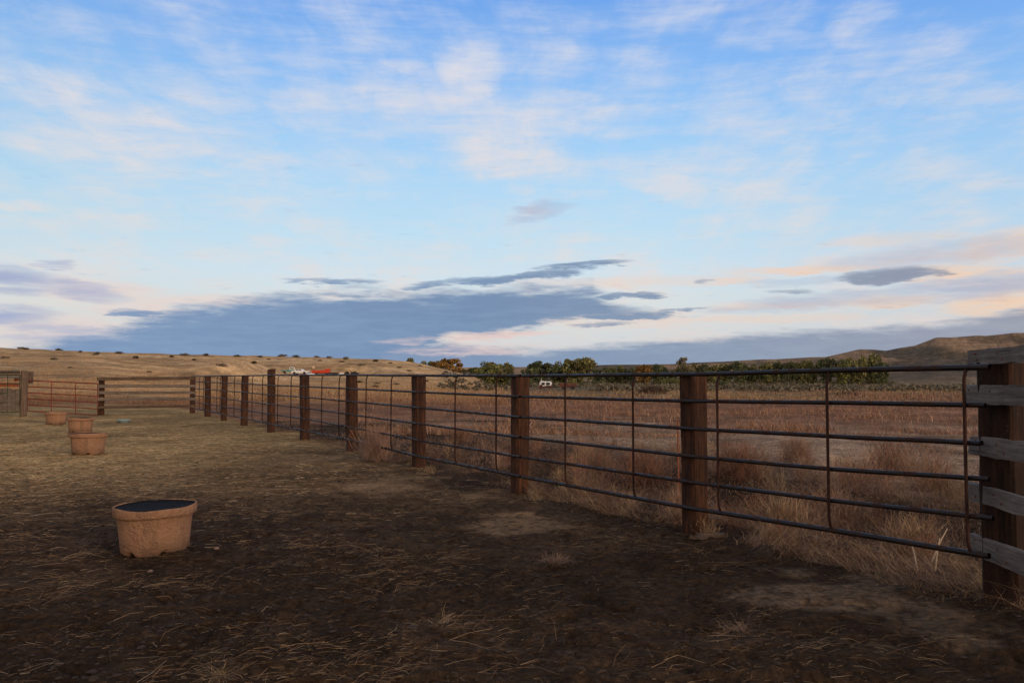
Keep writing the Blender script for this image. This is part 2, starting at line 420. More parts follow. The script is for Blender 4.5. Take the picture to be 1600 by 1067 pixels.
# ------------------------------------------------------------------ ground mesh
def build_terrain():
    rr = [.5]
    while rr[-1] < 5200:
        r = rr[-1]
        k = .03 if r < 2.6 else (.0075 if r < 12 else (.013 if r < 45 else .019))
        rr.append(r * (1 + k))
    rr = np.array(rr)
    a1 = np.linspace(-math.radians(39), math.radians(39), 640)
    a0 = np.linspace(-math.pi, -math.radians(39), 61)[:-1]; a2 = np.linspace(math.radians(39), math.pi, 61)[1:-1]
    aa = np.concatenate([a0, a1, a2]); nr, na = len(rr), len(aa)
    R, A = np.meshgrid(rr, aa, indexing='ij')
    X = R * np.sin(A); Y = R * np.cos(A)
    Z = height(X, Y)
    u = 800 + F * np.tan(np.clip(A, -1.25, 1.25)); d = fdist(X, Y); yy = R * np.cos(np.clip(A, -1.25, 1.25))
    # ---- zone colours (albedo)
    def lerp(a, bcol, t): return a + (np.array(bcol) - a) * t[..., None]
    T = np.zeros(R.shape + (3,)); T[:] = (.060, .0385, .0235)                       # soil of the corral floor, darker towards the camera
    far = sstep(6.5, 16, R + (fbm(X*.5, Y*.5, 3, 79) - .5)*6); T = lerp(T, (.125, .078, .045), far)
    T = lerp(T, (.045, .028, .019), sstep(.52, .64, fbm(X*.35 + 9, Y*.5, 4, 80)) * .8)
    wob = fbm(X * .12, Y * .12, 4, 71)
    left = sstep(1.0, -8.0, X + (wob - .5) * 6) * sstep(7.5, 17, R + (fbm(X * .3, Y * .3, 3, 72) - .5) * 7)
    T = lerp(T, (.56, .385, .17), left * .92)
    T = lerp(T, (.24, .155, .085), patchmask(X, Y) * (.7 if True else 0) * sstep(6, 9, R) )
    T = lerp(T, (.17, .12, .078), patchmask(X, Y) * .8 * sstep(9, 6, R))
    out = sstep(-.1, .9, d + (fbm(X * 1.2, Y * 1.2, 3, 73) - .5) * 1.2)
    fld = np.zeros_like(T); fld[:] = (.10, .06, .035)
    b1 = fbm(X * .35, Y * .35, 4, 74)
    fld = lerp(fld, (.032, .021, .014), sstep(5.0, 3.0, d) * .85)  # shadowed hollows of the ditch strip painted into the soil colour
    fld = lerp(fld, (.38, .27, .185), sstep(3.5, 7, d) * sstep(.3, .6, b1 + .12))   # pale bare soil
    fld = lerp(fld, (.23, .125, .075), sstep(24, 34, R + (b1 - .5) * 20))          # red weed litter
    fld = lerp(fld, (.20, .14, .078), sstep(52, 66, R + (b1 - .5) * 22))           # tan grass
    sg = sstep(85, 110, R + (b1 - .5) * 40) * sstep(700, 900, u)
    fld = lerp(fld, (.15, .125, .08), sg * .8)                                      # sage flat
    fld = lerp(fld, (.23, .17, .10), sstep(280, 420, R))
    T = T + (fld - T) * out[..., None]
    hill = sstep(40, 50, yy) * sstep(800, 730, u)
    hcol = np.zeros_like(T); hcol[:] = (.48, .315, .15)
    b2 = fbm(X * .05, Y * .09, 5, 75)
    hcol = lerp(hcol, (.36, .23, .115), sstep(.5, .68, b2))
    hcol = lerp(hcol, (.44, .30, .17), sstep(.48, .34, b2) * .7)
    hcol = lerp(hcol, (.17, .085, .05), sstep(66, 50, yy + (b2 - .5)*30) * sstep(-100, 60, u) * .8)
    T = T + (hcol - T) * hill[..., None]
    fh = sstep(560, 760, yy) * (1 - hill)
    hcol[:] = (.25, .165, .095)
    g = fbm(X * .008, Y * .003 + 5, 5, 41)
    hcol = lerp(hcol, (.085, .068, .045), sstep(.44, .60, fbm(X * .012, Y * .006, 5, 76)) * .9)
    hcol = lerp(hcol, (.10, .08, .055), sstep(.10, .0, np.abs(g - .5)) * .5)
    T = T + (hcol - T) * fh[..., None]
    T *= (.55 + .9 * fbm(X * .7, Y * .7, 4, 77))[..., None]
    S = (.28 + .75 * left) * (1 - out) * (1 - .8 * patchmask(X, Y))
    S = S * (.55 + .45 * sstep(2.5, 9, R)) + out * .22 * sstep(60, 30, R)
    fine = 1 - np.maximum(hill, fh)
    idx = np.arange(nr * na).reshape(nr, na)
    q = np.stack([idx[:-1, :], np.roll(idx, -1, 1)[:-1, :], np.roll(idx, -1, 1)[1:, :], idx[1:, :]], -1)
    q = q[..., ::-1]
    uc = u[:-1, :]; yc = yy[:-1, :]; rc = R[:-1, :]
    # faces per named piece
    m_hill = (uc < 795) & (yc > 44) & (yc < 620)
    m_far = yc >= 620
    m_field = (d[:-1, :] > 0) & ~m_hill & ~m_far
    m_cor = ~(m_hill | m_far | m_field)
    co = np.stack([X, Y, Z], -1).reshape(-1, 3); Tf = T.reshape(-1, 3); Sf = S.reshape(-1); Ff = fine.reshape(-1)
    for name, mk in (('corral_ground', m_cor), ('field_ground', m_field), ('grassy_hill', m_hill), ('distant_hills', m_far)):
        fs = q[mk]
        if name == 'corral_ground':      # centre fan
            cidx = idx[0, :]
        used = np.unique(fs)
        remap = np.full(len(co), -1, int); remap[used] = np.arange(len(used))
        fs = remap[fs]; vs = co[used]
        me = bpy.data.meshes.new(name)
        extra = (name == 'corral_ground')
        if extra:
            ring = remap[idx[0, :]]; vs = np.vstack([vs, [[0, 0, float(co[idx[0, :], 2].mean())]]])
            tri = np.stack([np.full(na, len(vs) - 1), np.roll(ring, -1), ring], -1)
            keep = (ring >= 0) & (np.roll(ring, -1) >= 0); tri = tri[keep]
        me.vertices.add(len(vs)); me.vertices.foreach_set('co', vs.astype(np.float32).ravel())
        loops = fs.ravel(); nq = len(fs)
        starts = np.arange(nq) * 4; 
        if extra:
            starts = np.concatenate([starts, nq * 4 + np.arange(len(tri)) * 3]); loops = np.concatenate([loops, tri.ravel()])
        me.loops.add(len(loops)); me.loops.foreach_set('vertex_index', loops.astype(np.int32))
        me.polygons.add(len(starts)); me.polygons.foreach_set('loop_start', starts.astype(np.int32))
        me.update(calc_edges=True); me.validate()
        me.polygons.foreach_set('use_smooth', np.ones(len(me.polygons), bool))
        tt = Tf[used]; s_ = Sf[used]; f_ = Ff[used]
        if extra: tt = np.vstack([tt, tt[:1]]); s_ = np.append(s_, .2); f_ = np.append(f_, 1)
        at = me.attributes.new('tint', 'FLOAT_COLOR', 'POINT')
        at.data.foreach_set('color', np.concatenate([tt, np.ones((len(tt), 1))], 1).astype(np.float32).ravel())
        at = me.attributes.new('straw', 'FLOAT', 'POINT'); at.data.foreach_set('value', s_.astype(np.float32))
        at = me.attributes.new('fine', 'FLOAT', 'POINT'); at.data.foreach_set('value', f_.astype(np.float32))
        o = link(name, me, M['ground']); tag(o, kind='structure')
build_terrain()

# ------------------------------------------------------------------ blades
def blade_mesh(name, base, d, L, w, col, droop=.3, wdir=None, tipw=.25):
    """base Nx3, d Nx3 unit directions, L, w per blade, col Nx3 : bent thin blades, five vertices each"""
    n = len(base)
    if wdir is None:
        a = rng.uniform(0, 2*np.pi, n); wdir = np.stack([np.cos(a), np.sin(a), np.zeros(n)], -1)
    W_ = wdir * (w / 2)[:, None]
    bend = rng.normal(0, 1, (n, 3)); bend[:, 2] = -np.abs(bend[:, 2]); bend *= (droop * L * .35)[:, None] if hasattr(droop, 'shape') else (droop * L * .35)[:, None]
    mid = base + d * (L * .5)[:, None] + bend * .1
    tip = base + d * L[:, None] + bend
    v = np.stack([base - W_, base + W_, mid + W_ * .8, mid - W_ * .8, tip + W_ * tipw, tip - W_ * tipw], 1).reshape(-1, 3)
    o = np.arange(n)[:, None] * 6
    f = np.stack([o + np.array([[0, 1, 2, 3]]), o + np.array([[3, 2, 4, 5]])], 1).reshape(-1, 4)
    me = bpy.data.meshes.new(name)
    me.vertices.add(len(v)); me.vertices.foreach_set('co', v.astype(np.float32).ravel())
    me.loops.add(f.size); me.loops.foreach_set('vertex_index', f.astype(np.int32).ravel())
    me.polygons.add(len(f)); me.polygons.foreach_set('loop_start', (np.arange(len(f)) * 4).astype(np.int32))
    me.update(calc_edges=True)
    c = np.repeat(np.concatenate([col, np.ones((n, 1))], 1), 6, axis=0)
    at = me.attributes.new('tint', 'FLOAT_COLOR', 'POINT'); at.data.foreach_set('color', c.astype(np.float32).ravel())
    me.materials.append(M['veg'])
    return me
def cols(n, pal, var=.25):
    pal = np.array(pal); c = pal[rng.integers(0, len(pal), n)]
    return c * (1 + rng.uniform(-var, var, n))[:, None]
def updirs(n, lean):
    a = rng.uniform(0, 2*np.pi, n); t = np.abs(rng.normal(0, lean, n))
    t = np.minimum(t, 1.5)
    return np.stack([np.sin(t)*np.cos(a), np.sin(t)*np.sin(a), np.cos(t)], -1)
def on_ground(x, y, dz=0.0):
    return np.stack([x, y, height(x, y) + dz], -1)
def polar(n, u0, u1, y0, y1, power=1.0):
    """positions with even density per picture area-ish: uniform in azimuth column, distance biased near"""
    u = rng.uniform(u0, u1, n)
    t = rng.uniform(0, 1, n)
    y = 1 / (1/y0 + (1/y1 - 1/y0) * t ** power)
    return (u - 800) / F * y, y

# straw scattered over the corral
def straw():
    xs = []; ys = []
    x, y = polar(120000, -150, 1650, 2.6, 38, .8); xs.append(x); ys.append(y)
    x = np.concatenate(xs); y = np.concatenate(ys)
    d = fdist(x, y)
    wob = fbm(x*.12, y*.12, 4, 71)
    left = sstep(3.0, -9.0, x + (wob-.5)*6) * sstep(6, 15, np.hypot(x, y))
    clump = fbm(x*1.3, y*1.3, 4, 91)
    prob = np.clip(.10 + .85*left + sstep(.46, .66, clump)*.8, 0, 1) * (1 - .85*patchmask(x, y))
    prob *= (.30 + .70 * sstep(4.5, 9, y)) * np.where(x > 1.0, .7, 1)
    keep = (rng.uniform(0, 1, len(x)) < prob) & (d < .1)
    x = x[keep]; y = y[keep]; n = len(x)
    a = rng.normal(.5, .7, n) + (rng.uniform(0, 1, n) < .45) * rng.uniform(0, 3.1, n)
    el = np.abs(rng.normal(0, .10, n))
    dr = np.stack([np.cos(a)*np.cos(el), np.sin(a)*np.cos(el), np.sin(el)], -1)
    wd = np.stack([-np.sin(a)*.6, np.cos(a)*.6, np.full(n, .7)], -1)
    L = np.exp(rng.normal(np.log(.06), .7, n)); L = np.clip(L, .015, .22)
    dist = np.hypot(x, y)
    w = rng.uniform(.0011, .0032, n) * np.clip(dist / 7, .9, 2.4)
    L *= np.clip(dist / 10, .9, 1.9)
    c = cols(n, [(.30, .21, .12), (.22, .15, .085), (.16, .10, .055), (.36, .28, .18), (.13, .075, .042), (.26, .16, .08)], .35)
    # loose nests of longer curved stems
    m = 130; u_ = rng.uniform(-20, 1500, m); t_ = rng.uniform(0, 1, m)**.8; y0 = 1/(1/3.3 + (1/13 - 1/3.3)*t_); x0 = (u_-800)/F*y0
    ok = (fdist(x0, y0) < -.2) & (patchmask(x0, y0) < .3); x0 = x0[ok]; y0 = y0[ok]; m = len(x0); kk = 26
    x2 = np.repeat(x0, kk) + rng.normal(0, .11, m*kk)*np.repeat(rng.uniform(.5, 2.0, m), kk); y2 = np.repeat(y0, kk) + rng.normal(0, .13, m*kk)
    cut = rng.uniform(0, 1, m*kk) < np.repeat(rng.uniform(.1, 1, m), kk); x2 = x2[cut]; y2 = y2[cut]; n2_ = len(x2)
    a2 = rng.uniform(0, 6.283, n2_); e2 = np.abs(rng.normal(0, .28, n2_))
    dr = np.vstack([dr, np.stack([np.cos(a2)*np.cos(e2), np.sin(a2)*np.cos(e2), np.sin(e2)], -1)])
    wd = np.vstack([wd, np.stack([-np.sin(a2)*.6, np.cos(a2)*.6, np.full(n2_, .7)], -1)])
    x = np.append(x, x2); y = np.append(y, y2); L = np.append(L, rng.uniform(.04, .22, n2_)); w = np.append(w, rng.uniform(.0010, .0024, n2_))
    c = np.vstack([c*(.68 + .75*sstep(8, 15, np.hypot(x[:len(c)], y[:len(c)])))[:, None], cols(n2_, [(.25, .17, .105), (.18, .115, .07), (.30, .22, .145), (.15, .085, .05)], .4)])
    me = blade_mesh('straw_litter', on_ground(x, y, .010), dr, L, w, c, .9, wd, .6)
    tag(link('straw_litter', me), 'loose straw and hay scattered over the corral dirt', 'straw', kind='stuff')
straw()

# clods of dirt
def clods():
    mb = MB()
    x, y = polar(9000, -50, 1640, 2.7, 15, .8)
    cl = fbm(x*.9, y*.9, 3, 95); keep = (fdist(x, y) < -.05) & (rng.uniform(0, 1, len(x)) < sstep(.4, .62, cl) + .12) & (patchmask(x, y) < .3)
    x = x[keep]; y = y[keep]; z = height(x, y)
    base = [(1, 0, 0), (-1, 0, 0), (0, 1, 0), (0, -1, 0), (0, 0, 1), (0, 0, -1)]
    tri = [(0, 2, 4), (2, 1, 4), (1, 3, 4), (3, 0, 4), (2, 0, 5), (1, 2, 5), (3, 1, 5), (0, 3, 5)]
    # one subdivision for rounder lumps
    vs0 = [Vector(p) for p in base]; fs0 = []
    cache = {}
    def mid(a, b_):
        k = (min(a, b_), max(a, b_))
        if k not in cache: cache[k] = len(vs0); vs0.append(((vs0[a] + vs0[b_]) / 2).normalized())
        return cache[k]
    for (a, b_, c_) in tri:
        p, q, r = mid(a, b_), mid(b_, c_), mid(c_, a); fs0 += [(a, p, r), (p, b_, q), (r, q, c_), (p, q, r)]
    for i in range(len(x)):
        s = min(.026, .0048 * math.exp(abs(random.gauss(0, .6)))) 
        sx, sy, sz = s*random.uniform(.8, 1.5), s*random.uniform(.8, 1.4), s*random.uniform(.35, .7)
        q = random.uniform(0, 6.28); cq, sq = math.cos(q), math.sin(q)
        vs = []
        for p in vs0:
            k = random.uniform(.75, 1.2); a, b_, c_ = p.x*sx*k, p.y*sy*k, p.z*sz*k
            vs.append((x[i] + a*cq - b_*sq, y[i] + a*sq + b_*cq, z[i] + sz*.35 + c_))
        mb.add(vs, fs0)
    tag(mb.build('dirt_clods', M['clod']), 'small dark clods of dirt and manure on the corral floor', 'clods', kind='stuff')
clods()

PINK = [(.25, .15, .10), (.20, .125, .085), (.31, .20, .14), (.15, .09, .06), (.23, .155, .095)]
RED = [(.18, .085, .055), (.14, .068, .045), (.23, .115, .07), (.12, .07, .048), (.21, .13, .08)]
TAN = [(.33, .24, .13), (.27, .185, .10), (.22, .14, .08), (.38, .28, .17)]
def field_weeds():
    # 1. tangled dry grass just outside the fence
    n = 100000
    s = rng.uniform(-4.5, 30, n); s = np.where(rng.uniform(0, 1, n) < .6, rng.uniform(-4.5, 6, n), s)
    d = np.abs(rng.normal(0, 1.5, n)) - .15
    x = FP.x + FD.x*s + FN.x*d; y = FP.y + FD.y*s + FN.y*d
    cl = fbm(x*1.1, y*1.1, 4, 101); 
    keep = (y > 1) & (rng.uniform(0, 1, n) < sstep(.46, .60, cl) * .95 + .03) & (d > -.1 + .5*(cl - .5))
    keep &= ~((s > 3.5) & (d < .25) & (rng.uniform(0, 1, n) < .7))
    x = x[keep]; y = y[keep]; cl = cl[keep]; s = s[keep]; d = d[keep]; n = len(x)
    L = (rng.uniform(.05, .22, n)) * (.55 + sstep(.40, .7, cl)*1.0) * np.where(s > 2, .75, 1.0)
    dr = updirs(n, .95)
    # neighbouring stems lean the same way
    la = fbm(x*.9, y*.9, 2, 103) * 12; dr[:, 0] += np.cos(la)*.8; dr[:, 1] += np.sin(la)*.8; dr[:, 2] *= .8
    dr /= np.linalg.norm(dr, axis=1)[:, None]
    m = 300; s0 = rng.uniform(-4.6, 8.5, m); d0 = rng.uniform(.1, 5.5, m); kk = 330
    px_ = FP.x + FD.x*s0 + FN.x*d0; py_ = FP.y + FD.y*s0 + FN.y*d0; R0 = rng.uniform(.14, .50, m)*np.clip(.5 + d0*.45, .55, 1.15)
    dq = updirs(m*kk, 1.0); rr_ = np.repeat(R0, kk); tt_ = rng.uniform(0, 1, m*kk)[:, None]**.8
    bp = np.stack([np.repeat(px_, kk), np.repeat(py_, kk), np.repeat(height(px_, py_), kk)], -1) + dq*rr_[:, None]*tt_*.75
    d2 = dq*1.0 + rng.normal(0, .55, (m*kk, 3)); d2 /= np.linalg.norm(d2, axis=1)[:, None]
    pc = cols(m, PINK + PINK + RED + RED + TAN, .6)
    X_ = on_ground(x, y, -.01); L = L*rng.uniform(.6, 1.5, n)
    X_ = np.vstack([X_, bp]); dr = np.vstack([dr, d2]); L = np.append(L, rr_*rng.uniform(.2, .6, m*kk)); W__ = np.append(rng.uniform(.0018, .0048, n), rng.uniform(.0016, .0040, m*kk))
    C__ = np.vstack([cols(n, PINK + TAN + RED[:2], .5), np.repeat(pc, kk, axis=0)*rng.uniform(.7, 1.35, m*kk)[:, None]])
    me = blade_mesh('dry_weeds', X_, dr, L, W__, C__, 1.3)
    tag(link('dry_grass', me), 'tangled pinkish dry grass along the outside of the pipe fence', 'dry grass', kind='stuff')
    # 2. pale field with low stubble and scattered reddish clumps, then the red band and the tan band
    parts = []
    x, y = polar(110000, 560, 1720, 9, 30, .9)
    cl = fbm(x*.45, y*.6, 4, 111)
    k = (fdist(x, y) > 1.8) & (rng.uniform(0, 1, len(x)) < sstep(.53, .66, cl)*.9 + .02); x = x[k]; y = y[k]; cl = cl[k]; n = len(x)
    parts.append((x, y, rng.uniform(.05, .20, n)*(.5 + sstep(.5, .7, cl)), rng.uniform(.004, .009, n), cols(n, PINK + RED, .35)))
    x, y = polar(110000, 560, 1720, 22, 62, 1)
    cl = fbm(x*.16, y*.3, 4, 112)
    k = (fdist(x, y) > 1.5) & (rng.uniform(0, 1, len(x)) < sstep(.40, .60, cl)*.9 + .1); x = x[k]; y = y[k]; n = len(x)
    hm = .25 + 1.3*sstep(.38, .68, fbm(x*.5, y*.5, 4, 116))
    parts.append((x, y, rng.uniform(.08, .30, n)*hm, rng.uniform(.008, .022, n), cols(n, RED + PINK + TAN[2:3], .35)*1.45))
    x, y = polar(60000, 560, 1720, 8, 30, .9); k = fdist(x, y) > 1.2; x = x[k]; y = y[k]; n = len(x)
    parts.append((x, y, rng.uniform(.02, .07, n), rng.uniform(.004, .010, n), cols(n, [(.30, .22, .15), (.18, .12, .08), (.36, .27, .19), (.12, .075, .05)], .3)))
    x, y = polar(60000, 300, 1720, 54, 105, 1)
    k = (fdist(x, y) > 2); x = x[k]; y = y[k]; n = len(x)
    cl = fbm(x*.06, y*.12, 4, 113); mixc = (rng.uniform(0, 1, n) < sstep(.42, .6, cl))[:, None]
    hm = .3 + 1.1*sstep(.38, .66, fbm(x*.25, y*.25, 4, 117))
    parts.append((x, y, rng.uniform(.16, .50, n)*hm, rng.uniform(.018, .05, n), np.where(mixc, cols(n, TAN, .25), cols(n, RED + PINK, .3)*1.4)))
    x = np.concatenate([p[0] for p in parts]); y = np.concatenate([p[1] for p in parts]); L = np.concatenate([p[2] for p in parts])
    w = np.concatenate([p[3] for p in parts]); c = np.concatenate([p[4] for p in parts]); n = len(x)
    me = blade_mesh('field_weeds', on_ground(x, y, -.01), updirs(n, .85), L, w, c, .9)
    tag(link('field_weeds', me), 'reddish brown dead weeds covering the flat field', 'weeds', kind='stuff')
    # 3. hillside grass
    x, y = polar(110000, -120, 790, 44, 240, .75)
    k = rng.uniform(0, 1, len(x)) < sstep(.35, .6, fbm(x*.2, y*.2, 4, 114)); x = x[k]; y = y[k]; n = len(x)
    hc_ = cols(n, [(.40, .25, .13), (.46, .31, .17), (.30, .18, .09), (.36, .22, .115)], .25)
    hc_ = hc_ + (cols(n, RED, .3) - hc_) * sstep(64, 50, y + rng.normal(0, 4, n))[:, None] * .85
    me = blade_mesh('hill_grass', on_ground(x, y, -.02), updirs(n, .4), rng.uniform(.10, .30, n), rng.uniform(.012, .032, n)*np.clip(y/60, .7, 3.0), hc_, .5)
    tag(link('hill_grass', me), 'short tan grass covering the left hill', 'grass', kind='stuff')
field_weeds()

# sagebrush flat beyond the weeds (a mass) : many low bushes of small leaf faces
def leaf_cloud(cx, cy, cz, rx, ry, rz, n, size, pal, var=.3, hollow=.35):
    """n leaf quads spread through each of the ellipsoids"""
    m = len(cx); tot = m * n
    p = rng.normal(0, 1, (tot, 3)); p /= np.linalg.norm(p, axis=1)[:, None]
    rad = hollow + (1 - hollow) * rng.uniform(0, 1, tot) ** .6
    p *= rad[:, None]
    cxx = np.repeat(cx, n); cyy = np.repeat(cy, n); czz = np.repeat(cz, n)
    pos = np.stack([cxx + p[:, 0]*np.repeat(rx, n), cyy + p[:, 1]*np.repeat(ry, n), czz + p[:, 2]*np.repeat(rz, n)], -1)
    sz = np.repeat(size, n) * rng.uniform(.5, 1.5, tot)
    return pos, sz, cols(tot, pal, var)
def leaf_mesh(name, pos, sz, col, mat):
    n = len(pos)
    a = rng.normal(0, 1, (n, 3)); a /= np.linalg.norm(a, axis=1)[:, None]
    b_ = rng.normal(0, 1, (n, 3)); b_ = np.cross(a, b_); b_ /= np.linalg.norm(b_, axis=1)[:, None]
    A_ = a * (sz*.5)[:, None]; B_ = b_ * (sz*.32)[:, None]
    v = np.stack([pos - A_, pos + B_, pos + A_, pos - B_], 1).reshape(-1, 3)
    f = np.arange(n*4).reshape(-1, 4)
    me = bpy.data.meshes.new(name)
    me.vertices.add(len(v)); me.vertices.foreach_set('co', v.astype(np.float32).ravel())
    me.loops.add(f.size); me.loops.foreach_set('vertex_index', f.astype(np.int32).ravel())
    me.polygons.add(n); me.polygons.foreach_set('loop_start', (np.arange(n)*4).astype(np.int32)); me.update(calc_edges=True)
    at = me.attributes.new('tint', 'FLOAT_COLOR', 'POINT')
    at.data.foreach_set('color', np.repeat(np.concatenate([col, np.ones((n, 1))], 1), 4, axis=0).astype(np.float32).ravel())
    me.materials.append(mat); return me
SAGE = [(.14, .13, .09), (.10, .09, .06), (.17, .15, .11), (.13, .10, .065), (.18, .165, .125)]
def sage():
    x, y = polar(5200, 690, 1750, 92, 420, .8)
    cl = fbm(x*.03, y*.03, 4, 121)
    k = rng.uniform(0, 1, len(x)) < sstep(.36, .56, cl) + .08
    uu = 800 + F*x/y; k &= ~((uu < 820) & (rng.uniform(0, 1, len(x)) < .88) & (y < 360)); k &= ~((uu > 812) & (uu < 925) & (y < 165))
    x = x[k]; y = y[k]; n = len(x)
    r = rng.uniform(.35, .9, n)*np.clip(y/150, .8, 1.4); z = height(x, y) + r*.35
    pos, sz, c = leaf_cloud(x, y, z, r, r, r*.6, 55, .28 + y/900, SAGE)
    tag(link('sagebrush_flat', leaf_mesh('sagebrush_flat', pos, sz, c, M['veg'])), 'grey green sagebrush spread over the valley flat', 'sagebrush', kind='stuff')
sage()

# ------------------------------------------------------------------ pipe fence
fence_o = FP
root = empty('pipe_fence', (FP.x, FP.y, 0))
tag(root, 'long dark pipe fence on timber posts, running from right foreground to far left', 'fence')
def rel(v): return Vector(v) - Vector((FP.x, FP.y, 0))
posts = [(1566, 930, 568), (1085, 832, 587), (812, 774, 588), (655, 735, 587), (551, 710, 586.5), (477, 690, 587), (424, 675, 577), (382, 665, 587.5), (350, 658, 587.5), (325, 653, 588), (301, 646, 588)]
face = math.atan2(FD.y, FD.x)
postxy = []
for i, (px, base, top) in enumerate(posts):
    p, s = onfence(px, (base + top)/2, 0.0)
    if i == 0: p = Vector((3.345, 5.66, 0))
    t = W(px, top, p.y)
    w1, w2 = (.25, .245) if i == 0 else (random.uniform(.185, .2), random.uniform(.2, .225))
    mb = MB(); g0 = hz(p.x, p.y) - .08
    H_ = t.z - g0
    MM = Matrix.Rotation(-math.pi/2, 4, 'Y')           # beam X -> up
    mb.beam(H_, w1, w2, seg=14, jit=.005, ch=random.uniform(.06, .13), M=MM)
    sx_, sy_ = random.uniform(-.12, .12), random.uniform(-.12, .12)
    if i: mb.v = [(a, b, c + (a*sx_ + b*sy_ + random.uniform(-.004, .003) if c > H_*.97 else 0)) for a, b, c in mb.v]
    lean = 0 if i == 0 else random.uniform(-.022, .022)
    mw = Matrix.Translation(rel((p.x, p.y, g0))) @ Matrix.Rotation(face + (0 if i else -.02) + random.uniform(-.05, .05), 4, 'Z') @ Matrix.Rotation(lean, 4, 'X')
    o = mb.build('post', M['tiedark'] if i == 0 else M['tie'], root, mw)
    postxy.append(p)
    if i == 6: o['label'] = 'taller post standing above the top rail'
RD = -.135
cx = [1552, 1530, 1300, 1085, 812, 655, 551, 477, 424, 382, 350, 325, 300]
rt = [573.3, 574, 579, 585, 587, 586.5, 586, 586, 586, 587, 587, 587.5, 588]
r2 = [633.5, 633, 629, 627, 619.5, 612.5, 607.5, 604, 602, 599.5, 598, 597, 596.5]
r3 = [693, 692, 681.5, 670, 651.5, 637, 627.5, 620.5, 617, 613, 610.5, 608.5, 607]
r4 = [749, 747.5, 733, 713, 683, 662, 648, 637.5, 632, 627, 623, 620, 617.5]
r5 = [810, 807, 782, 754, 713.5, 688, 668, 654.5, 647.5, 640.5, 635.5, 631.5, 628]
rb = [869.5, 866, 828, 795, 744, 713, 688, 673, 663, 653.5, 647.5, 642, 638]
rails = [rt, r2, r3, r4, r5, rb]
def rail_pt(k, px):
    xs = cx[::-1]; ys = rails[k][::-1]
    py = float(np.interp(px, xs, ys)); return onfence(px, py, RD)[0]
uprights = [1508, 1293, 1121, 989, 883, 775, 711, 656, 611, 571.8, 540.6, 529.6, 502.6, 477.5, 454.6, 434, 410, 394, 379, 366, 354.5, 344, 339, 328, 318, 311.6]
panels = [(1552, 816), (813, 536.5), (535, 425), (423.5, 341.5), (340.8, 302)]
for (a, b_) in panels:
    pan = empty('pipe_panel', rel(Vector((rail_pt(0, a).x, rail_pt(0, a).y, 0)))); pan.parent = root
    off = Vector((rail_pt(0, a).x, rail_pt(0, a).y, 0))
    pl = sorted({a, b_} | {c for c in cx if b_ < c < a}, reverse=True)
    for k in range(6):
        a2 = a
        if a == 1552: a2 = [1546, 1540, 1534, 1545, 1553, 1546][k]
        q = [min(c, a2) for c in pl]; q = sorted(set(q), reverse=True)
        pts = [rail_pt(k, c) - off for c in q]
        fine_ = []
        for e in range(len(pts) - 1):
            for t_ in (0, .33, .66): fine_.append(pts[e].lerp(pts[e+1], t_) + Vector((random.uniform(-.0015, .0015), 0, random.uniform(-.0018, .0018))))
        pts = fine_ + [pts[-1]]
        mb = MB(); mb.tube(pts, .0205 if k in (0, 5) else .0175, 12, cap=False)
        mb.build('rail', M['pipe'], pan)
    for ux in uprights:
        if not (b_ < ux <= a): continue
        py = float(np.interp(ux, cx[::-1], rails[2][::-1])); _, s = onfence(ux, py, RD - .035)
        def P(z, d): return Vector((FP.x + FD.x*s + FN.x*d, FP.y + FD.y*s + FN.y*d, z)) - off
        zt = rail_pt(0, ux).z; zb = rail_pt(5, ux).z; L = zt - zb
        pts = [P(zt - .01, RD)]
        for t in (.012, .03, .06, .10, .2, .35, .5, .65, .8, .9, .94, .975, .99):
            bul = min(1, math.sin(min(1, t/.09)*math.pi/2)) * min(1, math.sin(min(1, (1-t)/.09)*math.pi/2))
            pts.append(P(zt - L*t, RD - .034*bul))
        pts.append(P(zb, RD))
        mb = MB(); mb.tube(pts, .0115, 8)
        mb.build('upright', M['rod'], pan)

# ------------------------------------------------------------------ near board fence at the right edge
boards = [(1515, 548, 570, 538, 567.5), (1508.5, 602.5, 630, 601.5, 634), (1517, 680, 709, 690, 722), (1513, 753, 779, 772, 808), (1518, 832, 864, 861, 899)]
def onboard(px, py, d=0):
    r = ray(px, py); k = r[0]/r[1]
    # line x = 2.682 + d + .092 y
    y = (2.682 + d) / (k - .092); return Vector((k*y, y, CH + r[2]*y/r[1]))
bo = onboard(1560, 591); broot = empty('board_fence', (3.05, 4.0, 0))
tag(broot, 'fence of wide weathered grey boards nailed across the big corner post at the right edge', 'fence')
for i, (lx, lt, lb, rt_, rb_) in enumerate(boards):
    A0 = (onboard(lx, lt) + onboard(lx, lb))/2; B0 = (onboard(1600, rt_) + onboard(1600, rb_))/2
    hgt = onboard(lx, lt).z - onboard(lx, lb).z
    dirv = (B0 - A0).normalized(); E = A0 + dirv * 2.75
    L = 2.75; mb = MB(); w = .036
    mb.beam(L, w, hgt*1.0, seg=34, jit=.0048, ch=.10)
    if i == 2:      # split, broken end: the top half is shorter
        for j, v_ in enumerate(mb.v):
            x_, y_, z_ = v_
            if x_ < .12:
                mb.v[j] = (x_ + (.05 if z_ > hgt*.25 else (-.01 if z_ < -hgt*.2 else .09)), y_, z_)
    Mx = frame(A0, E); Mx.translation = A0 - broot.location
    bd = mb.build('board', M['grey'], broot, Mx)
    for (t, q) in ((.11, .25), (.16, -.2), (.42, .2), (.52, -.22)):
        nb_ = MB(); mm = Matrix.Translation((t + random.uniform(-.02, .02), -(w/2 + .001), q*hgt)) @ Matrix.Rotation(math.pi/2, 4, 'X')
        nb_.lathe([(.007, -.003), (.007, .003), (.0045, .0045)], 8, M=mm, cap=True)
        nb_.build('nail_head', M['rust'], bd)
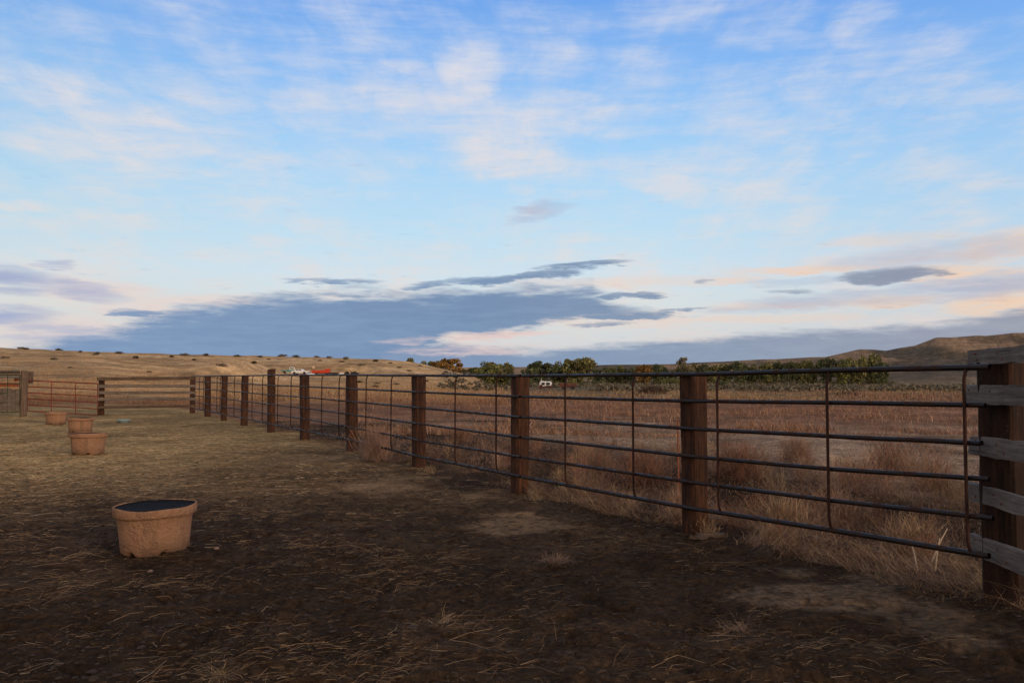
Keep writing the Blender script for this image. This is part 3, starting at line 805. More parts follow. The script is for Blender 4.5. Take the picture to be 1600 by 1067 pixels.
# next post of the board fence, beside the camera
mb = MB(); mb.beam(1.75, .2, .2, seg=12, jit=.004, ch=.07, M=Matrix.Rotation(-math.pi/2, 4, 'Y'))
mb.build('post', M['tie'], broot, Matrix.Translation(Vector((3.14, 3.3, -.08)) - broot.location) @ Matrix.Rotation(.09, 4, 'Z'))

# ------------------------------------------------------------------ far wooden fence and gates
def local(o, v): return Vector(v) - o.location
f1 = W(301, 620, 36.05); f0 = W(157, 620, 34.0)
fr = empty('plank_fence', (f0.x, f0.y, hz(f0.x, f0.y)))
tag(fr, 'short weathered brown plank fence of five boards between the red gate and the pipe fence', 'fence')
for nm, px, yb, yt, yy_, mt in (('post', 158, 651, 591.5, 34.1, 'tie'), ):
    b0 = W(px, yb, yy_); t0 = W(px, yt, yy_); mb = MB()
    mb.beam(t0.z - b0.z, .22, .22, 10, .006, .07, M=Matrix.Rotation(-math.pi/2, 4, 'Y'))
    mb.build('post', M[mt], fr, Matrix.Translation(local(fr, b0)) @ Matrix.Rotation(face, 4, 'Z'))
off_n = Vector((FD.x, FD.y, 0)) * -.14
for (a_, b2, c_, d_) in ((589.5, 594.5, 589, 592.5), (601, 605.5, 601, 605), (611.2, 616, 611, 615.5), (621, 626, 621, 625.5), (634.5, 638.5, 632.5, 636)):
    A0 = W(151.5, (a_+b2)/2, 33.85); B0 = W(305, (c_+d_)/2, 36.05)
    A0 += off_n; B0 += off_n
    hgt = (b2-a_)/F*34; mb = MB(); mb.beam((B0-A0).length, .045, hgt, 16, .006, .15)
    Mx = frame(A0, B0); Mx.translation = local(fr, A0)
    mb.build('board', M['brownboard'] if a_ < 595 or a_ > 630 else M['greyplank'], fr, Mx)
def gate(name, mat, tl, tr, bl, br, yl, yr, nr_, ups, label, cat, r=.02):
    A0 = W(tl[0], tl[1], yl); B0 = W(tr[0], tr[1], yr); C0 = W(bl[0], bl[1], yl); D0 = W(br[0], br[1], yr)
    g = empty(name, (A0.x, A0.y, C0.z - .1)); tag(g, label, cat)
    for k in range(nr_):
        t = k/(nr_-1); mb = MB(); mb.tube([local(g, A0.lerp(C0, t)), local(g, B0.lerp(D0, t))], r if k else r*1.15, 8); mb.build('rail', M[mat], g)
    for t in ups:
        mb = MB(); mb.tube([local(g, A0.lerp(B0, t)) + Vector((0, -.02, 0)), local(g, C0.lerp(D0, t)) + Vector((0, -.02, 0))], r*.8, 8); mb.build('upright', M[mat], g)
    return g
gate('red_gate', 'redpipe', (43.5, 594.5), (153, 599.2), (43.5, 642), (153, 648.5), 33.1, 33.75, 6, (0, .335, .68, 1), 'six rail red tube gate hanging between the thick grey post and the plank fence', 'gate')
# thick post left of the gate
b0 = W(36.5, 651, 32.9); t0 = W(36.5, 579.5, 32.9)
mb = MB(); mb.beam(t0.z - b0.z, .26, .24, 12, .012, .2, M=Matrix.Rotation(-math.pi/2, 4, 'Y'))
gp = mb.build('gate_post', M['greypost'], None, Matrix.Translation(b0) @ Matrix.Rotation(.5, 4, 'Z'))
tag(gp, 'thick knotty grey post between the green gate and the red gate', 'post')
b1_ = W(45.5, 599, 33.35); t0 = W(45.5, 581, 33.35)
mb = MB(); mb.beam(t0.z - b1_.z, .26, .26, 8, .012, .25, M=Matrix.Rotation(-math.pi/2, 4, 'Y'))
st = mb.build('stub', M['greypost'], gp, (Matrix.Translation(b0) @ Matrix.Rotation(.5, 4, 'Z')).inverted() @ Matrix.Translation(b1_) @ Matrix.Rotation(.3, 4, 'Z'))
gg = gate('green_gate', 'greenpipe', (-60, 586), (31.5, 585.5), (-60, 645), (31.5, 643), 32.4, 32.8, 5, (0, .25, .5, .79, 1), 'green tube gate with upright grey planks at the left edge of the photo', 'gate')
mb = MB(); A0 = W(-60, 582.5, 32.3); B0 = W(31, 581.5, 32.7); mb.beam((B0-A0).length, .06, .11, 12, .004, .15)
Mx = frame(A0, B0); Mx.translation = local(gg, A0); mb.build('top_board', M['darkrail'], gg, Mx)
px = -60
while px < 26:
    w = random.uniform(5.5, 7.5); yb = 641 + random.uniform(-.6, .6); yt = 607.5 + random.uniform(-1, 1)
    b0 = W(px + w/2, yb, 32.7); t0 = W(px + w/2, yt, 32.7); mb = MB()
    mb.beam(t0.z-b0.z, .03, (w-.5)/F*32.7, 8, .003, .15, M=Matrix.Rotation(-math.pi/2, 4, 'Y'))
    # width must lie along the gate: rotate so the wide side faces the camera
    mb.build('plank', M['greyplank'], gg, Matrix.Translation(local(gg, b0)) @ Matrix.Rotation(.14, 4, 'Z')); px += w
# orange implement behind the green gate
c = W(16, 597, 40); im = empty('orange_implement', (c.x, c.y, hz(c.x, c.y)))
tag(im, 'orange farm implement half hidden behind the green gate', 'implement')
z0 = im.location.z
mb = MB()
mb.box((-.3, 0, W(16, 601, 40).z - z0), (1.3, .4, .2)); mb.build('beam', M['orange'], im)
mb = MB(); mb.box((.35, 0, W(16, 592, 40).z - z0), (.2, .25, .22)); mb.build('hopper', M['orange'], im)
for sx in (-1.3, .3):
    mb = MB(); mb.lathe([(.02, -.1), (.42, -.1), (.45, 0), (.42, .1), (.02, .1)], 20, M=Matrix.Translation((sx, -.4, .45)) @ Matrix.Rotation(math.pi/2, 4, 'X')); mb.build('wheel', M['rubber'], im)
mb = MB(); mb.beam(2.6, .05, .12, 6, .004, .15); 
A0 = W(-40, 589, 39.6); Mx = Matrix.Translation(A0 - im.location); mb.build('bar', M['grey'], im, Mx)

# ------------------------------------------------------------------ clay tubs
def make_tub():
    t = empty('planter_tub', (0, 0, 0))
    def fz(i, q):
        a = 0
        for k in range(6):
            dlt = (q - math.radians(NOTCH + 60*k) + math.pi) % (2*math.pi) - math.pi
            a = max(a, math.exp(-(dlt/.115)**2))
        wgt = [1, 1, .25, 0, 0][i] if i < 5 else 0
        return (-.034*a*wgt - random.uniform(0, .002), ([.034, .026, .012, 0, 0][i]*a if i < 5 else 0))
    NOTCH = -90 - 22
    mb = MB()
    mb.lathe([(.262, -.005), (.280, .008), (.288, .03), (.290, .06), (.293, .1), (.302, .19), (.311, .27), (.320, .335)], 120, fz)
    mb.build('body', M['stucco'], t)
    def fr_(i, q): return (.004*math.sin(3*q + 1) + random.uniform(-.0015, .0015), (.007*math.sin(2*q + .6) + .004*math.sin(5*q)) if i > 3 else .002*math.sin(4*q))
    mb = MB(); mb.lathe([(.320, .335), (.338, .333), (.346, .340), (.349, .36), (.352, .395), (.350, .411), (.345, .416), (.342, .415), (.340, .408), (.338, .38)], 120, fr_)
    mb.build('rim', M['stucco'], t)
    mb = MB()
    prof = [(.340, .411), (.335, .407), (.326, .402), (.2, .395), (.08, .391), (.003, .390)]
    mb.lathe(prof, 60, cap=True); mb.build('liner', M['liner'], t)
    return t
tub = make_tub()
tubs = [(248, 869.5, .975, 'large stucco tub nearest the camera with dark filling and notched foot', .9, .10),
        (140.5, 711, 1.02, 'second nearest clay coloured tub, overlapping the tub right behind it', -1.2, 2.0),
        (128, 677, 1.0, 'clay coloured tub half hidden behind the second nearest tub', .5, 3.4),
        (90, 664, 1.0, 'farthest clay coloured tub, in front of the red gate', .3, 4.6)]
for i, (px, py, s, lab, tilt, rz) in enumerate(tubs):
    p = G(px, py); p.y += .285; p.x = (px-800)/F*p.y*1.0
    o = tub if i == 0 else copy_tree(tub)
    o.location = (p.x, p.y, hz(p.x, p.y) - .004); o.scale = (s, s, s)
    o.rotation_euler = (math.radians(.6), math.radians(-tilt), rz - .1)
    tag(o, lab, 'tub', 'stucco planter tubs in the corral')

# pan on the straw
c = G(193, 660); pn = empty('feed_pan', (c.x, c.y, hz(c.x, c.y)))
tag(pn, 'small pale blue grey pan lying on the straw between the tubs and the plank fence', 'pan')
mb = MB(); mb.lathe([(.12, .0), (.17, .03), (.2, .085), (.205, .09), (.195, .09), (.165, .035), (.002, .02)], 24, cap=True); mb.build('bowl', M['bluegrey'], pn)
mb = MB(); mb.tube([(.2*math.cos(a/16*6.2832), .2*math.sin(a/16*6.2832), .09) for a in range(17)], .01, 6); mb.build('rim', M['bluegrey'], pn)

# wood scraps and stone by post
def scrap(name, px, py, L, w, h, rz, mat, lab, cat):
    c = G(px, py); mb = MB(); mb.beam(L, w, h, 8, .006, .25)
    o = mb.build(name, M[mat], None, Matrix.Translation((c.x - L/2*math.cos(rz), c.y - L/2*math.sin(rz), hz(c.x, c.y) + h*.45)) @ Matrix.Rotation(rz, 4, 'Z') @ Matrix.Rotation(random.uniform(-.05, .05), 4, 'Y'))
    tag(o, lab, cat)
scrap('wood_scrap', 1112, 842, .25, .09, .045, .15, 'brownboard', 'short scrap of board lying in the dirt by the nearest full post', 'wood scrap')
scrap('wood_scrap', 1092, 846, .16, .07, .035, -.5, 'brownboard', 'smaller stub of wood lying left of the board scrap at the foot of the post', 'wood scrap')
def rock(px, py, s, lab):
    c = G(px, py); me = bpy.data.meshes.new('stone')
    import bmesh
    bm = bmesh.new(); bmesh.ops.create_icosphere(bm, subdivisions=3, radius=s)
    for v in bm.verts:
        n = v.co.normalized(); k = 1 + .35*(float(vnoise(np.array([n.x*2.1+px]), np.array([n.y*2.1+n.z*3]), 7)[0]) - .5)
        v.co = Vector((v.co.x*1.2, v.co.y, v.co.z*.7))*k
    bm.to_mesh(me); bm.free()
    for p in me.polygons: p.use_smooth = True
    o = link('stone', me, M['stone'], None, Matrix.Translation((c.x, c.y, hz(c.x, c.y) + s*.4)))
    tag(o, lab, 'stone')
rock(1181, 842, .028, 'small pinkish stone on the dirt right of the wood scraps')
rock(338, 861, .02, 'tiny pale stone on the dirt right of the nearest tub')
rock(235, 888, .02, 'flat pale stone on the dirt in front of the nearest tub')

# ------------------------------------------------------------------ individual dry plants
def plant(name, px, py, n, R_, H_, pal, lab, cat, lean=.8, w=.004, group=None, y=None, flatten=1.0):
    c = G(px, py); zz = hz(c.x, c.y)
    a = rng.uniform(0, 6.283, n); q = rng.uniform(0, R_*.35, n)
    x = np.cos(a)*q; y_ = np.sin(a)*q
    dr = updirs(n, lean); dr[:, 2] *= flatten; dr /= np.linalg.norm(dr, axis=1)[:, None]
    st = rng.uniform(0, 1, n)**1.5
    L = rng.uniform(.35, 1, n) * H_
    base = np.stack([x, y_, np.zeros(n)], -1) + dr * (st*H_*.6)[:, None]
    dr2 = dr + rng.normal(0, .45, (n, 3)); dr2 /= np.linalg.norm(dr2, axis=1)[:, None]
    dr2[:, 2] = np.abs(dr2[:, 2])
    me = blade_mesh(name, base, dr2, L*.55, np.full(n, w)*rng.uniform(.6, 1.4, n), cols(n, pal, .3), .7)
    o = link(name, me); o.location = (c.x, c.y, zz); tag(o, lab, cat, group); return o
plant('tumbleweed', 588, 719, 1700, .75, .85, [(.40, .26, .19), (.34, .21, .15), (.46, .31, .23), (.28, .17, .12)], 'feathery pink tumbleweed caught against the pipe fence beside the fourth post', 'tumbleweed', .6, .0042)
plant('grass_clump', 866, 880, 420, .22, .22, PINK, 'reddish tuft of dry grass lying alone on the bare dirt below the round sandy patch', 'grass clump', 1.45, .0028, flatten=.1)
plant('grass_clump', 690, 972, 160, .12, .17, TAN, 'pale tuft of straw in the middle of the foreground dirt', 'grass clump', 1.45, .0022, flatten=.12)
plant('grass_clump', 1152, 980, 240, .2, .18, PINK + TAN, 'tangled heap of straw stems left of the large sandy patch', 'grass clump', 1.5, .0022, flatten=.08)
plant('grass_clump', 345, 1052, 220, .12, .2, TAN, 'pale tuft of dry roots at the bottom edge of the photo', 'grass clump', 1.5, .0018, flatten=.06)
plant('grass_clump', 1105, 838, 420, .3, .26, TAN + PINK, 'tan grass tuft around the foot of the nearest full post', 'grass clump', 1.0, .004)
plant('grass_clump', 835, 783, 260, .25, .2, TAN, 'small tan grass tuft at the foot of the second full post', 'grass clump', 1.0, .004)
plant('grass_clump', 670, 740, 260, .25, .2, TAN, 'small tan grass tuft at the foot of the third full post', 'grass clump', 1.0, .004)
WEEDL = [(1160, 745, .75, RED, 'orange brown bush of dead weeds just right of the nearest full post'),
         (1245, 720, .6, PINK, 'low pinkish weed bush left of the second upright'),
         (1390, 738, .85, RED + PINK, 'wide red brown weed bush behind the nearest pipe panel'),
         (1455, 760, .7, PINK, 'pinkish weed bush near the corner post'),
         (930, 735, .6, RED + PINK, 'brown weed bush left of the nearest full post'),
         (1010, 745, .7, RED, 'dark red weed bush between two uprights of the nearest panel'),
         (720, 690, .55, RED + PINK, 'low reddish weed bush behind the second full post'),
         (1300, 790, .6, PINK, 'tangled pale weed bush directly behind the lower rails'),
         (1420, 850, .5, PINK + TAN, 'straw coloured weed bush under the lowest rail'),
         (1225, 815, .5, PINK + TAN, 'pale dry bush under the lowest rail right of the nearest full post')]
for (px, py, h_, pal, lab) in WEEDL:
    plant('weed_bush', px, py, 2600, 1.25*h_, h_*.95, [tuple(v*1.2 for v in t) for t in pal], lab, 'weed bush', 1.0, .004, 'dead weed bushes outside the pipe fence')
# stout pale broken stalks at the right under the low rail
for i, (x0, y0, x1, y1) in enumerate(((1434, 893, 1448, 855), (1461, 893, 1500, 868), (1455, 880, 1478, 868))):
    a = G(x0, y0); b1_ = a + Vector((.12 + .1*i, .35, .16 + .03*i))
    mb = MB(); mb.tube([a, a.lerp(b1_, .5) + Vector((0, 0, .02)), b1_], .008, 6, .004)
    o = mb.build('broken_stalk', flat('pale_stalk', (.34, .25, .16), .8) if i == 0 else bpy.data.materials['pale_stalk'])
    tag(o, ['leftmost pale broken stalk under the lowest rail', 'long pale stalk leaning right below the lowest rail', 'short pale stalk crossing the long one'][i], 'stalk')

# sagebrush on the left hill
def shrub_proto(pal):
    n = 1
    pos, sz, c = leaf_cloud(np.zeros(6) + rng.normal(0, .35, 6), rng.normal(0, .35, 6), .45 + rng.normal(0, .12, 6), np.full(6, .5), np.full(6, .5), np.full(6, .38), 45, np.full(6, .24), pal)
    me = leaf_mesh('sagebrush', pos, sz, c, M['veg']); return me
sp = [shrub_proto(SAGE), shrub_proto([(.10, .07, .04), (.07, .055, .035), (.12, .09, .05)]), shrub_proto([(.06, .055, .035), (.045, .04, .028)])]
def ground_on_ray(px, py, ymin=45, ymax=260):
    r = ray(px, py); k = r[0]/r[1]
    ys = np.linspace(ymin, ymax, 900); hs = height(k*ys, ys, False); lz = CH + r[2]/r[1]*ys
    hit = np.where(lz <= hs)[0]
    y = ys[hit[0]] if len(hit) else ymax*.97
    return Vector((k*y, y, hz(k*y, y)))
SH = [(33, 544), (41, 545), (91, 546.5), (124, 549), (152, 551), (186, 551.5), (84, 562), (235, 582), (288, 554.5), (320, 555), (442, 556), (462, 557), (494, 557), (515, 558), (541, 559), (305, 563), (150, 553.5), (270, 557), (370, 556), (405, 557),
      (8, 560), (210, 560), (420, 562), (535, 566), (565, 571), (585, 565), (610, 568), (625, 575), (590, 600), (585, 605), (540, 562), (640, 580), (655, 572), (500, 564), (345, 572), (395, 568), (110, 575), (560, 598), (620, 601), (700, 603), (745, 604), (665, 596)]
for i, (px, py) in enumerate(SH):
    crest = py < 559.5 and i < 20
    p = ground_on_ray(px, py + (1.2 if crest else 0))
    s = random.uniform(.8, 1.35) * (1.15 if crest else 1) * max(.4, min(.95, p.y/210))
    o = link('sagebrush', sp[i % 2]); o.location = p - Vector((0, 0, .1)); o.scale = (s*1.25, s, s*.6); o.rotation_euler = (0, 0, random.uniform(0, 6))
    if crest: tag(o, 'small dark sagebrush showing against the sky on the crest of the left hill', 'shrub', 'sagebrush on the hill crest')
    else: tag(o, 'small dark sagebrush scattered on the tan slope of the left hill', 'shrub', 'sagebrush on the hill slope')

# ------------------------------------------------------------------ trees in the valley
GREEN = [(0.127, 0.146, 0.053), (0.09, 0.113, 0.045), (0.186, 0.19, 0.066), (0.232, 0.204, 0.072)]
DARK = [(0.09, 0.117, 0.06), (0.072, 0.09, 0.047), (0.14, 0.154, 0.07), (0.111, 0.114, 0.061)]
ORANGE = [(0.309, 0.17, 0.053), (0.221, 0.128, 0.042), (0.134, 0.098, 0.034), (0.363, 0.215, 0.067)]
OLIVE = [(0.195, 0.188, 0.074), (0.132, 0.137, 0.058), (0.258, 0.223, 0.09), (0.095, 0.105, 0.049)]
PALE = [(0.24, 0.204, 0.12), (0.168, 0.15, 0.084), (0.12, 0.12, 0.054)]
def tree_proto(kind, pal):
    r = empty('proto', (0, 0, 0))
    h = 1.0
    lob = []
    if kind == 'round': n = 38; spread = .46; zc = (.10, .88); lr = (.08, .16)
    elif kind == 'wide': n = 42; spread = .66; zc = (.08, .82); lr = (.08, .16)
    elif kind == 'tall': n = 10; spread = .16; zc = (.3, .92); lr = (.09, .14)
    elif kind == 'sparse': n = 22; spread = .40; zc = (.25, .96); lr = (.06, .12)
    else: n = 14; spread = .8; zc = (.22, .62); lr = (.16, .28)
    C_ = []
    for i in range(n):
        a = random.uniform(0, 6.283); z = random.uniform(*zc)
        k = math.sin(math.pi*min(1, max(.12, (z - .12)/.98)))**.7
        q = spread*k*math.sqrt(random.random())
        C_.append((q*math.cos(a), q*math.sin(a), z, random.uniform(*lr)))
    C_ = np.array(C_)
    pos, sz, c = leaf_cloud(C_[:, 0], C_[:, 1], C_[:, 2], C_[:, 3]*1.1, C_[:, 3]*1.1, C_[:, 3]*.85, 115 if kind != 'sparse' else 45, np.full(n, .072), pal, .35, .3)
    # one tint per clump so light and dark bunches read
    tintk = np.repeat(rng.uniform(.7, 1.3, n), len(pos)//n)[:, None]; c = c*tintk
    cm = leaf_mesh('crown', pos, sz, c, M['veg'])
    mb = MB(); mb.tube([(0, 0, -.03), (.01, 0, .15), (-.01, .01, .33), (.01, 0, .55)], .028, 7, .012)
    for (x, y, z, q) in C_[:8]:
        mb.tube([(0, 0, .22 + .1*random.random()), (x*.5, y*.5, z*.72), (x*.95, y*.95, z)], .013, 5, .004)
    tm = mb.build('trunk', M['bark'], r).data
    return r, cm, tm
pro = {}
def tree(px, top, wpx, Y, kind, pal, palname, lab, group='trees in the valley'):
    key = (kind, palname, random.randrange(2))
    if key not in pro:
        r, cm, tm = tree_proto(kind, pal)
        for c_ in list(r.children): bpy.data.objects.remove(c_)
        bpy.data.objects.remove(r); pro[key] = (cm, tm)
    cm, tm = pro[key]
    x = (px-800)/F*Y; g = hz(x, Y); H_ = W(px, top, Y).z - g
    Wm = wpx*1.15/F*Y
    base = {'round': .95, 'wide': 1.35, 'tall': .5, 'sparse': .8, 'low': 1.8}[kind]
    r = empty('valley_tree', (x, Y, g), random.uniform(0, 6.28)); s = Wm/base
    r.scale = (s, s, H_)
    link('crown', cm, None, r); link('trunk', tm, None, r)
    tag(r, lab, 'tree', group)
TR = [
 (640, 557.5, 14, 420, 'round', OLIVE, 'OLIVE', 'small olive tree peeking over the right end of the left hill'),
 (672, 561, 38, 400, 'wide', GREEN, 'GREEN', 'green tree left of the bright orange tree'),
 (697, 558.5, 40, 390, 'round', ORANGE, 'ORANGE', 'bright orange autumn tree behind the hill end'),
 (727, 571, 36, 400, 'wide', DARK, 'DARK', 'low dark green tree right of the bright orange tree'),
 (745, 572, 26, 395, 'round', DARK, 'DARK', 'small dark tree left of the broad yellow green tree'),
 (761, 564, 38, 380, 'round', GREEN, 'GREEN', 'left half of the broad yellow green tree pair above the field'),
 (783, 564, 38, 384, 'round', OLIVE, 'OLIVE', 'right half of the broad yellow green tree pair above the field'),
 (810, 576, 36, 430, 'low', DARK, 'DARK', 'low dark tree in the gap left of the tall dark tree'),
 (826, 574, 22, 430, 'round', DARK, 'DARK', 'greyish dark tree touching the tall dark tree'),
 (850, 561, 44, 370, 'round', DARK, 'DARK', 'tall dark rounded tree above the white cab'),
 (872, 564, 30, 375, 'round', GREEN, 'GREEN', 'green tree between the tall dark tree and the olive tree'),
 (895, 558, 42, 372, 'round', OLIVE, 'OLIVE', 'olive gold tree right of the tall dark tree'),
 (919, 555.5, 24, 374, 'tall', OLIVE, 'OLIVE', 'slender tall tree at the right end of the tallest group'),
 (942, 571, 32, 400, 'wide', DARK, 'DARK', 'dark tree right of the slender tall tree'),
 (960, 570, 26, 405, 'round', GREEN, 'GREEN', 'green tree in the dip right of the tallest group'),
 (980, 573, 26, 410, 'round', DARK, 'DARK', 'small green tree left of the small orange tree'),
 (1005, 568, 26, 390, 'round', ORANGE, 'ORANGE', 'small orange tree standing alone against the far mesa'),
 (1028, 567.5, 26, 392, 'round', DARK, 'DARK', 'dark green tree right of the small orange tree'),
 (1050, 571, 24, 400, 'wide', OLIVE, 'OLIVE', 'olive tree left of the bare topped tree'),
 (1072, 558.5, 26, 385, 'sparse', PALE, 'PALE', 'pale half bare tree rising behind the nearest full post'),
 (1075, 567, 24, 395, 'round', OLIVE, 'OLIVE', 'olive tree below the pale half bare tree'),
 (1092, 565.5, 26, 395, 'round', DARK, 'DARK', 'dark tree just right of the pale half bare tree'),
 (1112, 567, 24, 400, 'round', OLIVE, 'OLIVE', 'yellowish tree second right of the pale half bare tree'),
 (1133, 565, 26, 405, 'round', OLIVE, 'OLIVE', 'rusty olive tree left of the dark round tree'),
 (1154, 562.5, 26, 400, 'round', DARK, 'DARK', 'dark round tree in the middle of the right hand row'),
 (1172, 568, 24, 410, 'round', GREEN, 'GREEN', 'low green tree right of the dark round tree'),
 (1192, 565, 28, 405, 'round', GREEN, 'GREEN', 'green tree left of the darkest pair in the right hand row'),
 (1212, 563, 26, 405, 'round', DARK, 'DARK', 'left tree of the darkest pair in the right hand row'),
 (1230, 563, 26, 405, 'round', DARK, 'DARK', 'right tree of the darkest pair in the right hand row'),
 (1249, 562, 26, 405, 'round', OLIVE, 'OLIVE', 'olive tree right of the darkest pair'),
 (1267, 560, 24, 405, 'round', GREEN, 'GREEN', 'green tree left of the big dark rounded tree'),
 (1292, 556, 28, 400, 'round', DARK, 'DARK', 'big dark rounded tree standing in front of the hill foot'),
 (1317, 559.5, 24, 390, 'round', GREEN, 'GREEN', 'green tree between the big dark tree and the gold tree'),
 (1338, 556.5, 28, 390, 'round', OLIVE, 'OLIVE', 'olive gold tree second from the right end of the row'),
 (1361, 550, 26, 400, 'round', GREEN, 'GREEN', 'tallest green tree at the right end of the row'),
 (1378, 562, 20, 385, 'round', DARK, 'DARK', 'low dark tree closing the right end of the row'),
 (1048, 586, 26, 215, 'low', GREEN, 'GREEN', 'low green bush left of the nearest full post in the valley'),
 (1066, 584, 30, 230, 'low', DARK, 'DARK', 'dark green bush hidden partly by the nearest full post'),
 (1128, 588, 26, 240, 'low', DARK, 'DARK', 'dark bush right of the nearest full post in the valley'),
 (925, 590, 40, 250, 'low', DARK, 'DARK', 'dark bush right of the white cab'),
 (838, 588, 30, 260, 'low', DARK, 'DARK', 'dark bush left of the white cab'),
]
def brush_line():
    n = 900; u = rng.uniform(690, 1395, n); y = rng.uniform(385, 470, n); x = (u-800)/F*y
    r = rng.uniform(1.2, 2.6, n)*(.6 + fbm(u*.02, u*0, 3, 130)); z = height(x, y) + r*.6
    pos, sz, c = leaf_cloud(x, y, z, r*1.3, r, r*.9, 60, np.full(n, .6), [(.10, .10, .05), (.075, .08, .045), (.13, .11, .06), (.15, .12, .07), (.09, .085, .06)], .35)
    tag(link('valley_brush', leaf_mesh('valley_brush', pos, sz, c, M['veg'])), 'low grey green brush filling the valley between the trees', 'brush', kind='stuff')
brush_line()
for t in TR: tree(*t)

# ------------------------------------------------------------------ old vehicles
def wheel(mb, x, y, z, r, w=.2):
    mb.lathe([(r*.55, -w/2), (r*.92, -w/2), (r, -w*.3), (r, w*.3), (r*.92, w/2), (r*.55, w/2), (r*.5, w*.3), (.01, w*.3)], 22, M=Matrix.Translation((x, y, z)) @ Matrix.Rotation(math.pi/2, 4, 'X'))
def pickup(name, px, py, Y, rz, bodymat, cabmat, lab, cat, s=1.0):
    x = (px-800)/F*Y; g = ground_on_ray(px, py) if Y is None else Vector((x, Y, hz(x, Y)))
    r = empty(name, (g.x, g.y, W(px, py, g.y).z), rz); r.scale = (s, s, s); tag(r, lab, cat)
    mb = MB()
    mb.prism([(-2.6, .5), (-2.62, .98), (-.55, 1.0), (-.5, .98), (.85, .98), (1.0, 1.05), (2.25, .98), (2.42, .85), (2.45, .5), (2.05, .42), (1.95, .72), (1.6, .82), (1.25, .72), (1.15, .42), (-1.25, .42), (-1.35, .72), (-1.7, .82), (-2.05, .72), (-2.15, .42)], -.95, .95, inset=.01)
    mb.build('body', M[bodymat], r)
    mb = MB(); mb.prism([(-.55, 1.0), (-.45, 1.62), (-.3, 1.7), (.55, 1.7), (.68, 1.62), (.98, 1.05)], -.8, .8, inset=.02); cab = mb.build('cab', M[cabmat], r)
    for sy in (-1, 1):
        for (xa, xb) in ((-.36, .08), (.16, .58)):
            mb = MB(); mb.box(((xa+xb)/2, sy*.80, 1.36), (xb-xa, .03, .36)); mb.build('side_window', M['glass'], cab)
    mb = MB(); mb.prism([(.74, 1.58), (.98, 1.1), (1.01, 1.1), (.77, 1.6)], -.68, .68); mb.build('windshield', M['glass'], cab)
    for wx in (-1.7, 1.6):
        for sy in (-.82, .82):
            mb = MB(); wheel(mb, wx, sy, .36, .36); mb.build('wheel', M['rubber'], r)
    mb = MB(); mb.box((2.5, 0, .58), (.1, 1.8, .16)); mb.build('bumper', M['chrome'], r)
    for sy in (-.7, .7):
        mb = MB(); mb.lathe([(.1, 0), (.09, .03), (.01, .04)], 14, M=Matrix.Translation((2.43, sy, .78)) @ Matrix.Rotation(math.pi/2, 4, 'Y'), cap=True); mb.build('headlight', M['glass'], r)
    return r
pickup('teal_pickup', 455.5, 583.8, 196, .25, 'teal', 'white', 'old teal pickup with a white cab, leftmost of the vehicles on the hill', 'pickup', .92)
def car(px, py, Y):
    x = (px-800)/F*Y; r = empty('white_car', (x, Y, W(px, py, Y).z), -.18); tag(r, 'old white car nosed against the red wagon on the hill', 'car'); r.scale = (.86, .86, .86)
    mb = MB(); mb.prism([(-2.3, .42), (-2.35, .85), (-1.6, .98), (.9, 1.0), (2.1, .86), (2.35, .7), (2.3, .4), (1.8, .36), (1.72, .62), (1.4, .74), (1.08, .62), (1.0, .36), (-1.0, .36), (-1.1, .62), (-1.4, .74), (-1.72, .62), (-1.8, .36)], -.9, .9, inset=.01); mb.build('body', M['white'], r)
    mb = MB(); mb.prism([(-1.55, .97), (-1.1, 1.38), (-.9, 1.42), (.2, 1.42), (.4, 1.38), (.95, .99)], -.72, .72, inset=.02); cb = mb.build('cabin', M['white'], r)
    for sy in (-1, 1):
        for (xa, xb) in ((-1.0, -.35), (-.25, .45)):
            mb = MB(); mb.box(((xa+xb)/2, sy*.72, 1.2), (xb-xa, .03, .26)); mb.build('side_window', M['glass'], cb)
    for wx in (-1.4, 1.4):
        for sy in (-.8, .8):
            mb = MB(); wheel(mb, wx, sy, .33, .33); mb.build('wheel', M['rubber'], r)
car(470, 585, 188)
# red wagon
Y = 187; px = 501.5; x = (px-800)/F*Y
r = empty('red_wagon', (x, Y, W(px, 586.5, Y).z), .05); tag(r, 'bright red farm wagon box standing on the hill', 'wagon')
mb = MB(); mb.prism([(-1.9, .55), (-2.0, 1.12), (.9, 1.18), (1.0, 1.45), (2.05, 1.5), (1.95, .55)], -.85, .85, inset=.01); mb.build('box', M['redpaint'], r)
mb = MB(); mb.beam(3.6, 1.5, .14, 4, .0, .1, M=Matrix.Translation((-1.8, 0, .46))); mb.build('chassis', M['darkscrap'], r)
for k in (-1.3, -.4, .5, 1.4):
    mb = MB(); mb.box((k, -.88, .86), (.07, .06, .58)); mb.build('stake', M['redpaint'], r)
for wx in (-1.2, 1.2):
    for sy in (-.7, .7):
        mb = MB(); wheel(mb, wx, sy, .3, .3); mb.build('wheel', M['rubber'], r)
mb = MB(); mb.tube([(2.0, 0, 1.4), (2.3, 0, 1.75)], .05, 6); mb.build('spout', M['redpaint'], r)
# beige box on stand behind
Y = 189.5; px = 489.5; x = (px-800)/F*Y; g = hz(x, Y)
r = empty('beige_tank', (x, Y, g)); tag(r, 'small beige tank raised behind the left end of the red wagon', 'tank')
zc = W(px, 574, Y).z - g
mb = MB(); mb.lathe([(.02, -.32), (.30, -.31), (.34, -.26), (.34, .24), (.3, .3), (.1, .33), (.02, .33)], 24, M=Matrix.Translation((0, 0, zc))); mb.build('drum', M['beige'], r)
for sx in (-.25, .25):
    for sy in (-.25, .25):
        mb = MB(); mb.tube([(sx, sy, -.1), (sx*.9, sy*.9, zc - .3)], .03, 6); mb.build('leg', M['rust'], r)
